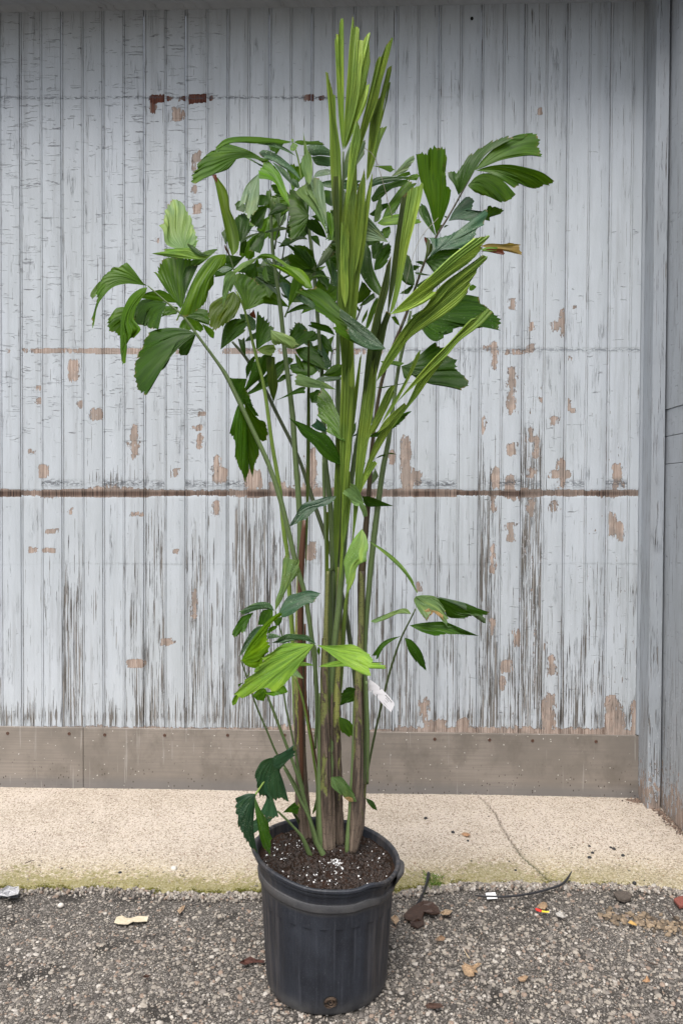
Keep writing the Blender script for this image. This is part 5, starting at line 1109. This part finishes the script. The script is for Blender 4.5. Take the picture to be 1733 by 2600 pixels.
# leaflets deep inside the crown, behind the ones traced above
for i in range(34):
    a = lrng.uniform(0, 6.283); q = lrng.uniform(.1, 1) ** .6
    x, y = 790 + math.cos(a) * q * 165, 650 + math.sin(a) * q * 250; an = lrng.uniform(0, 6.283); L_ = lrng.uniform(60, 120)
    wv_ = lrng.uniform(.30, .5); P_ = lambda r_, t_: '%.0f,%.0f' % (x + math.cos(an + t_) * L_ * r_, y + math.sin(an + t_) * L_ * r_)
    leaf('X %s %.3f|%s|%s|%s|%s' % (('d', 'm', 'm', 's')[i % 4], lrng.uniform(.06, .18), P_(0, 0), P_(.5, -wv_ * .9), ' '.join(P_(r_, t_) for r_, t_ in ((.85, -wv_), (1.0, -wv_ * .5), (.92, -wv_ * .1), (1.05, wv_ * .2), (.9, wv_ * .7), (.7, wv_))), P_(.4, wv_ * .8)))
# ------------------------------------------------------------------ white care tag tied to the palm
mtag = M('tag_plastic'); mtag.bsdf((0.82, 0.80, 0.84), .45)
mink = M('tag_print'); mink.bsdf((0.05, 0.05, 0.055), .7)
tg_ = thing('care_tag', 'white plastic care tag with slots hanging on a palm stem', 'tag', loc=tuple(at_y(945, 1740, YP + .03)))
TO = at_y(945, 1740, YP + .03)
# outline in the photo, unrolled: u along the strip, v across, with slot notches
out = [(907, 1736), (914, 1713), (930, 1720), (947, 1731), (959, 1740), (963.5, 1745), (963, 1752), (966.5, 1751), (969, 1749.5), (984, 1765), (1000, 1784), (1001, 1790), (992, 1808.5), (970, 1787), (957.5, 1771.5), (958.5, 1764), (955.5, 1763), (953, 1767), (945.5, 1760), (946.5, 1753), (944, 1752), (941.5, 1757), (934, 1752)]
def tagp(x, y, o_=0.0): return at_y(x, y, YP + .03 - .0006 * (x - 945) + .004 * math.sin((x - 905) / 32) + o_) - TO
V = [tagp(x, y) for x, y in out]; V += [tagp(x, y, .0006) for x, y in out]; nO = len(out)
import mathutils.geometry as mg
tri = mg.tessellate_polygon([[Vector((x, -y, 0)) for x, y in out]])
Fc = [tuple(t) for t in tri] + [tuple(i + nO for i in t[::-1]) for t in tri] + [(i, (i + 1) % nO, (i + 1) % nO + nO, i + nO) for i in range(nO)]
meshobj('tag_strip', V, Fc, mtag.m, tg_)
V = []; Fc = []
u_ = np.array([.655, .755]); v_ = np.array([-.755, .655])
def inkq(x, y, l_, h_):
    b0 = len(V)
    for a_, b_ in ((0, 0), (l_, 0), (l_, h_), (0, h_)): V.append(tagp(x + u_[0] * a_ + v_[0] * b_, y + u_[1] * a_ + v_[1] * b_, -.0012))
    Fc.append((b0, b0 + 1, b0 + 2, b0 + 3))
for (x0, y0, ls, h_) in ((978.5, 1764, (2.4, 1.2, 2.2, 2.0, 2.6, 1.0, 2.4, 1.6, 2.0), 2.4), (979.5, 1772, (1.6, 1.2, 1.8, 1.4, 1.6), 1.8), (976.5, 1777, (1.2, 1, 1.4, 1.1, .9), 1.1), (973.5, 1784, (1, 1.4, 1, 1.2, 1, 1.5, 1, .9), .8)):
    a_ = 0
    for l_ in ls: inkq(x0 + u_[0] * a_, y0 + u_[1] * a_, l_, h_ * random.uniform(.7, 1)); a_ += l_ + .9
meshobj('printed_text', V, Fc, mink.m, tg_)
# ================================================================== litter on the ground
def flat_thing(name, label, cat, pts, thick, colr, z=0.003, rough=.8, group=None, curl=.004, noise_col=None, ground='z', seed=0):
    """a thin torn piece lying on the ground; pts are the photo outline"""
    r_ = np.random.default_rng(seed + 5); C = np.mean(pts, 0)
    m = M(name + '_surface'); nz = m.noise(m.pos(), 160, 4, .65); m.bsdf(m.mix(m.step(nz, .35, .68), colr, noise_col or tuple(q * .55 for q in colr)), rough, m.bump(nz, .6, .001))
    G = lambda x, y, h: at_z(x, y, h)
    zg = z
    if ground == 'a':
        p0 = at_z(C[0], C[1], .03); zg = float(apron_z(p0[0], p0[1])) + z
    O = G(C[0], C[1], zg); n_ = len(pts); V = [G(C[0], C[1], zg + curl * .6) - O]
    mid = [(C[0] + (x - C[0]) * .6, C[1] + (y - C[1]) * .6) for x, y in pts]
    for (x, y) in mid: V.append(G(x, y, zg + curl * r_.uniform(0, .8)) - O)
    for (x, y) in pts: V.append(G(x, y, zg + curl * r_.uniform(-.2, 1.3)) - O)
    V = np.array(V); Vb = V - np.array([0, 0, thick])
    Fc = []
    for i in range(n_):
        j = (i + 1) % n_; Fc += [(0, 1 + i, 1 + j), (1 + i, 1 + n_ + i, 1 + n_ + j, 1 + j)]
    N = len(V); Fb = [tuple(q + N for q in f[::-1]) for f in Fc]; sd_ = [(1 + n_ + i, 1 + n_ + i + N, 1 + n_ + (i + 1) % n_ + N, 1 + n_ + (i + 1) % n_) for i in range(n_)]
    o = meshobj(name, np.vstack([V, Vb]), Fc + Fb + sd_, m.m); o.location = O
    return tag(o, label, cat, group)
def blobpts(cx, cy, rx, ry, n_=9, seed=0, rot=0.0):
    r_ = np.random.default_rng(seed); a = np.linspace(0, 6.283, n_, endpoint=False); k = r_.uniform(.6, 1.15, n_)
    x, y = np.cos(a) * rx * k, np.sin(a) * k * ry; c, s = math.cos(rot), math.sin(rot)
    return [(cx + x_ * c - y_ * s, cy + x_ * s * .7 + y_ * c) for x_, y_ in zip(x, y)]
flat_thing('paper_scrap', 'torn cream paper scrap lying on the asphalt left of the pot', 'paper scrap', [(290, 2342), (296, 2328), (310, 2324), (318, 2330), (332, 2331), (352, 2325), (377, 2327), (374, 2339), (350, 2341), (338, 2340), (325, 2347), (300, 2346)], .0006, (0.50, 0.43, 0.30), z=.007, noise_col=(.58, .51, .39), curl=.004)
TAN = (0.36, 0.23, 0.13)
for i, (pts, lab, colr) in enumerate((
    ([(1170, 2452), (1178, 2448), (1174, 2441), (1183, 2447), (1196, 2452), (1212, 2444), (1222, 2446), (1206, 2460), (1213, 2470), (1202, 2468), (1203, 2478), (1190, 2480), (1178, 2474)], 'tan lobed dry leaf on the asphalt right of the pot, largest of the dry leaves', (.40, .27, .16)),
    ([(1312, 2483), (1322, 2479), (1331, 2476), (1340, 2478), (1336, 2486), (1330, 2493), (1318, 2491)], 'small tan leaf scrap right of the large lobed dry leaf', (.42, .28, .17)),
    ([(1637, 2484), (1640, 2474), (1645, 2484), (1650, 2492), (1638, 2494), (1628, 2491)], 'triangular orange tan leaf bit near the right edge', (.47, .28, .15)),
    ([(1362, 2300), (1370, 2293), (1378, 2289), (1386, 2292), (1389, 2301), (1382, 2309), (1370, 2307)], 'brown crumpled leaf behind the red wrapper scrap', (.33, .22, .13)),
    ([(991, 2330), (1002, 2322), (1010, 2328), (1013, 2336), (1004, 2348), (996, 2340)], 'tan leaf beside the right side of the pot', (.43, .30, .19)),
    ([(1107, 2382), (1118, 2374), (1130, 2380), (1126, 2388), (1112, 2389)], 'rounded brown leaf bit between pot and lobed leaf', (.31, .20, .12)),
    ([(1116, 2318), (1130, 2308), (1148, 2312), (1140, 2322), (1124, 2323)], 'tan leaf scrap just right of the wet brown bark', (.42, .30, .19)),
    ([(606, 2444), (620, 2436), (636, 2428), (650, 2436), (672, 2438), (670, 2444), (640, 2444), (622, 2450)], 'curled dark red brown leaf against the left of the pot', (.085, .028, .018)),
    ([(362, 2478), (372, 2474), (382, 2476), (378, 2482), (366, 2482)], 'small dark brown leaf on the asphalt far left', (.09, .045, .03)),
    ([(1078, 2552), (1088, 2546), (1118, 2547), (1124, 2556), (1108, 2561), (1084, 2560)], 'flat dark brown bark flake right of the pot foot', (.075, .038, .025)),
    ([(450, 2312), (462, 2300), (470, 2298), (466, 2310), (456, 2320)], 'narrow tan leaf scrap under the mossy edge, left of the pot', (.40, .28, .18)))):
    flat_thing('dry_leaf', lab, 'dry leaf', pts, .0006, colr, z=.006, curl=.008, group='dry leaves scattered on the asphalt', seed=i)
n = 170; t_ = rng.uniform(0, 1, n); px_ = 1530 + t_ * 205 + rng.normal(0, 6, n); py_ = 2322 + t_ * 34 + rng.normal(0, 9, n)
c0 = np.array([at_z(a_, b_, .003) for a_, b_ in zip(px_, py_)])
o = stones('leaf_debris', c0[:, :2], rng.uniform(.003, .011, n), np.full(n, .003), .25, np.array([(.27, .20, .13)]) * rng.uniform(.3, 1.3, (n, 1)))
tag(o, 'pale tan shreds of leaf strewn along the joint at right', kind='stuff')
flat_thing('leaf_petal', 'small yellow orange leaf chip on the tan shreds at right', 'leaf', [(1592, 2342), (1600, 2336), (1612, 2344), (1616, 2350), (1604, 2348)], .0006, (.62, .38, .12), z=.011, curl=.004)
flat_thing('bark_piece', 'wet dark brown bark lying under the black strap', 'bark', [(1024, 2322), (1040, 2306), (1055, 2296), (1075, 2286), (1098, 2290), (1112, 2304), (1116, 2318), (1096, 2320), (1078, 2314), (1070, 2334), (1048, 2338), (1030, 2334)], .004, (.055, .028, .018), z=.007, curl=.010, rough=.5, seed=2)
flat_thing('bark_piece', 'smaller wet bark flake in front of the larger wet bark', 'bark', [(1040, 2340), (1058, 2332), (1076, 2334), (1076, 2346), (1060, 2356), (1044, 2350)], .004, (.05, .026, .018), z=.006, curl=.008, rough=.5, seed=4)
flat_thing('brick_chip', 'flat dull red brick chip at the right edge', 'brick chip', [(1708, 2282), (1722, 2276), (1736, 2274), (1738, 2298), (1724, 2302)], .008, (.25, .075, .055), z=.012, curl=.002)
flat_thing('flat_stone', 'flat dark grey brown stone at the edge of the concrete', 'stone', [(1556, 2268), (1566, 2262), (1590, 2262), (1603, 2270), (1600, 2280), (1584, 2286), (1566, 2280)], .008, (.10, .08, .065), z=.010, curl=.004)
flat_thing('wrapper_scrap', 'torn red and yellow wrapper scrap beside the brown leaf', 'wrapper', [(1357, 2307), (1361, 2305), (1375, 2311), (1372, 2316), (1360, 2312)], .0004, (.62, .03, .02), z=.010, noise_col=(.5, .03, .02), curl=.003)
flat_thing('wrapper_scrap', 'small yellow wrapper strip joining the red scrap', 'wrapper', [(1374, 2311), (1384, 2313), (1394, 2313), (1392, 2317), (1374, 2316)], .0004, (.75, .60, .04), z=.010, noise_col=(.7, .5, .05), curl=.003)
flat_thing('grey_leaf', 'pale silvery skeleton leaf right of the wrapper scrap', 'dry leaf', [(1408, 2318), (1416, 2316), (1420, 2310), (1424, 2316), (1434, 2316), (1430, 2322), (1436, 2328), (1426, 2330), (1414, 2326)], .0004, (.50, .47, .43), z=.010, curl=.006, group='dry leaves scattered on the asphalt')
flat_thing('dry_leaf', 'round brown leaf lying on the pale concrete', 'dry leaf', [(1170, 2117), (1176, 2113), (1186, 2114), (1193, 2119), (1186, 2124), (1176, 2122)], .0006, (.42, .24, .13), z=.002, ground='a', curl=.005, group='dry leaves scattered on the asphalt')
flat_thing('plastic_scrap', 'crumpled clear plastic scrap at the left edge of the joint', 'plastic scrap', [(-8, 2272), (4, 2258), (20, 2248), (34, 2252), (48, 2250), (50, 2262), (46, 2270), (20, 2276)], .0008, (.34, .34, .36), z=.012, curl=.02, rough=.2, noise_col=(.62, .62, .63))
flat_thing('metal_strip', 'dull grey strip beside the clear plastic scrap', 'strip', [(-10, 2266), (50, 2268), (46, 2278), (-10, 2276)], .002, (.14, .15, .17), z=.011, curl=.002, rough=.35)
flat_thing('white_label', 'blank white plastic label lying under the black tube', 'label', [(1231, 2267), (1256, 2265), (1262, 2281), (1236, 2283)], .0006, (.80, .80, .80), z=.012, curl=.001, noise_col=(.78, .78, .78))
mtb = M('black_rubber'); mtb.bsdf(mtb.mix(mtb.noise(mtb.pos(), 90, 3), (.012, .012, .014), (.04, .04, .045)), .4)
def gtube(name, label, cat, pts, m, seg=7, flat=.6):
    P3 = [at_z(x, y, z) for x, y, r, z in pts]; O = P3[0]
    o = tube(name, np.array(P3) - O, [r * np.linalg.norm(p - np.array([0, 0, H])) / F for (x, y, r, z), p in zip(pts, P3)], m, seg=seg, flat=flat, n=len(pts) * 6); o.location = O
    return tag(o, label, cat)
gtube('irrigation_tube', 'thin black plastic tube curving along the edge of the concrete', 'tube', [(1205, 2274, 1.6, .010), (1235, 2276, 2.4, .014), (1290, 2276, 2.6, .013), (1350, 2268, 2.6, .014), (1395, 2256, 2.8, .018), (1425, 2245, 3.2, .024), (1440, 2230, 3.4, .03), (1448, 2216, 1.6, .036), (1451, 2211, .5, .04)], mtb.m)
gtube('black_strap', 'flat black strap end sticking up beside the grass tuft', 'strap', [(1056, 2298, 3.2, .008), (1066, 2284, 4.4, .012), (1076, 2262, 4.6, .016), (1083, 2240, 4.4, .022), (1087, 2222, 4.8, .03), (1088, 2214, 3.0, .034)], mtb.m, flat=.3)
mtw = M('twig_wood'); mtw.bsdf((.07, .05, .04), .8)
for i, (lab, pts) in enumerate((('thin dark twig on the asphalt below the brick chip', [(1688, 2300, 1.2, .008), (1704, 2320, 1.5, .01), (1716, 2334, 1.3, .009), (1732, 2346, 1, .008)]),
    ('short dark curved twig on the asphalt at the right', [(1640, 2440, 1.4, .008), (1655, 2447, 2, .010), (1670, 2450, 1, .008)]),
    ('pale straw stalk on the asphalt between the dry leaves', [(1178, 2412, 1.6, .01), (1184, 2424, 2, .011), (1191, 2433, 1.4, .009)]),
    ('tiny dark twig lying on the concrete at far left', [(64, 2192, .8, .02), (76, 2187, 1.1, .022), (88, 2184, .6, .02)]))):
    o = gtube('twig', lab, 'twig', pts, mtw.m if i != 2 else None, seg=5)
    if i == 2:
        mw_ = M('straw'); mw_.bsdf((.45, .36, .24), .8); o.data.materials.append(mw_.m)
mpl = M('dark_pellet'); mpl.bsdf((.018, .018, .02), .6)
for i, (x, y, r_, lab) in enumerate(((1080, 2079, 4.5, 'black pellet on the concrete nearest the kick plate'), (1149, 2115, 4.6, 'black pellet just left of the round brown leaf'), (1187, 2136, 3.2, 'small black pellet below the round brown leaf'), (1495, 2150, 3.4, 'black pellet topmost of the cluster at the right'), (1503, 2167, 4.0, 'black pellet in the middle of the cluster at the right'), (1495, 2179, 4.6, 'large black pellet lowest of the cluster at the right'),
        (1549, 2153, 3.2, 'small pellet touching a larger one at far right'), (1557, 2157, 4.4, 'black pellet beside the small one at far right'), (1580, 2174, 4.4, 'lone black pellet right of the touching pair'), (1308, 2211, 3.4, 'lone black pellet near the crack above the tube'), (1609, 2244, 5, 'dark pebble on the front edge of the concrete'), (305, 2217, 4, 'dark flat pebble on the left concrete near the moss'),
        (442, 2208, 7.5, 'white pebble on the left concrete near the moss'), (155, 2301, 6.5, 'pale pebble loose on the asphalt near the moss at left'))):
    p = at_z(x, y, .03); zc_ = float(apron_z(p[0], p[1])) if y < 2250 else .002
    p = at_z(x, y, zc_); R_ = r_ * np.linalg.norm(p - np.array([0, 0, H])) / F
    rr_ = np.random.default_rng(i); a = np.linspace(0, 6.283, 9, endpoint=False); V = []
    for h_, s_ in ((-.2, .8), (.3, 1.0), (.9, .85), (1.3, .4)):
        V += [(math.cos(t) * R_ * s_ * rr_.uniform(.85, 1.15), math.sin(t) * R_ * s_ * rr_.uniform(.8, 1.1), h_ * R_ * .8) for t in a]
    Fc = [tuple(f) for f in grid_faces(4, 9, wrap=True)] + [tuple(range(27, 36))]
    if i == 12 or i == 13: mwp = M('pale_pebble'); mwp.bsdf((.62, .58, .52), .8); mm_ = mwp.m
    else: mm_ = mpl.m
    o = meshobj('pebble', V, Fc, mm_, smooth=True); o.location = p
    tag(o, lab, 'pebble', 'pellets and pebbles on the concrete')
# litter swept into the corner by the post
n = 700; t_ = rng.uniform(0, 1, n); cpx = 1600 + t_ * 140; cpy = 2030 + np.clip(t_ - .35, 0, 1) * 125
c0 = np.array([at_z(a_, b_, ZB) for a_, b_ in zip(cpx, cpy)]); c0[:, :2] += rng.normal(0, .013, (n, 2)) + np.array([-.012, -.012])
kz = (c0[:, 0] < xq) | (c0[:, 1] < W - POSTD)
o = stones('corner_litter', c0[kz][:, :2], rng.uniform(.0015, .006, kz.sum()), apron_z(c0[kz][:, 0], c0[kz][:, 1]) + .001, .7, np.array([(.11, .075, .055)]) * rng.uniform(.3, 2.6, (kz.sum(), 1)))
tag(o, 'fine brown debris collected in the corner by the post', kind='stuff')
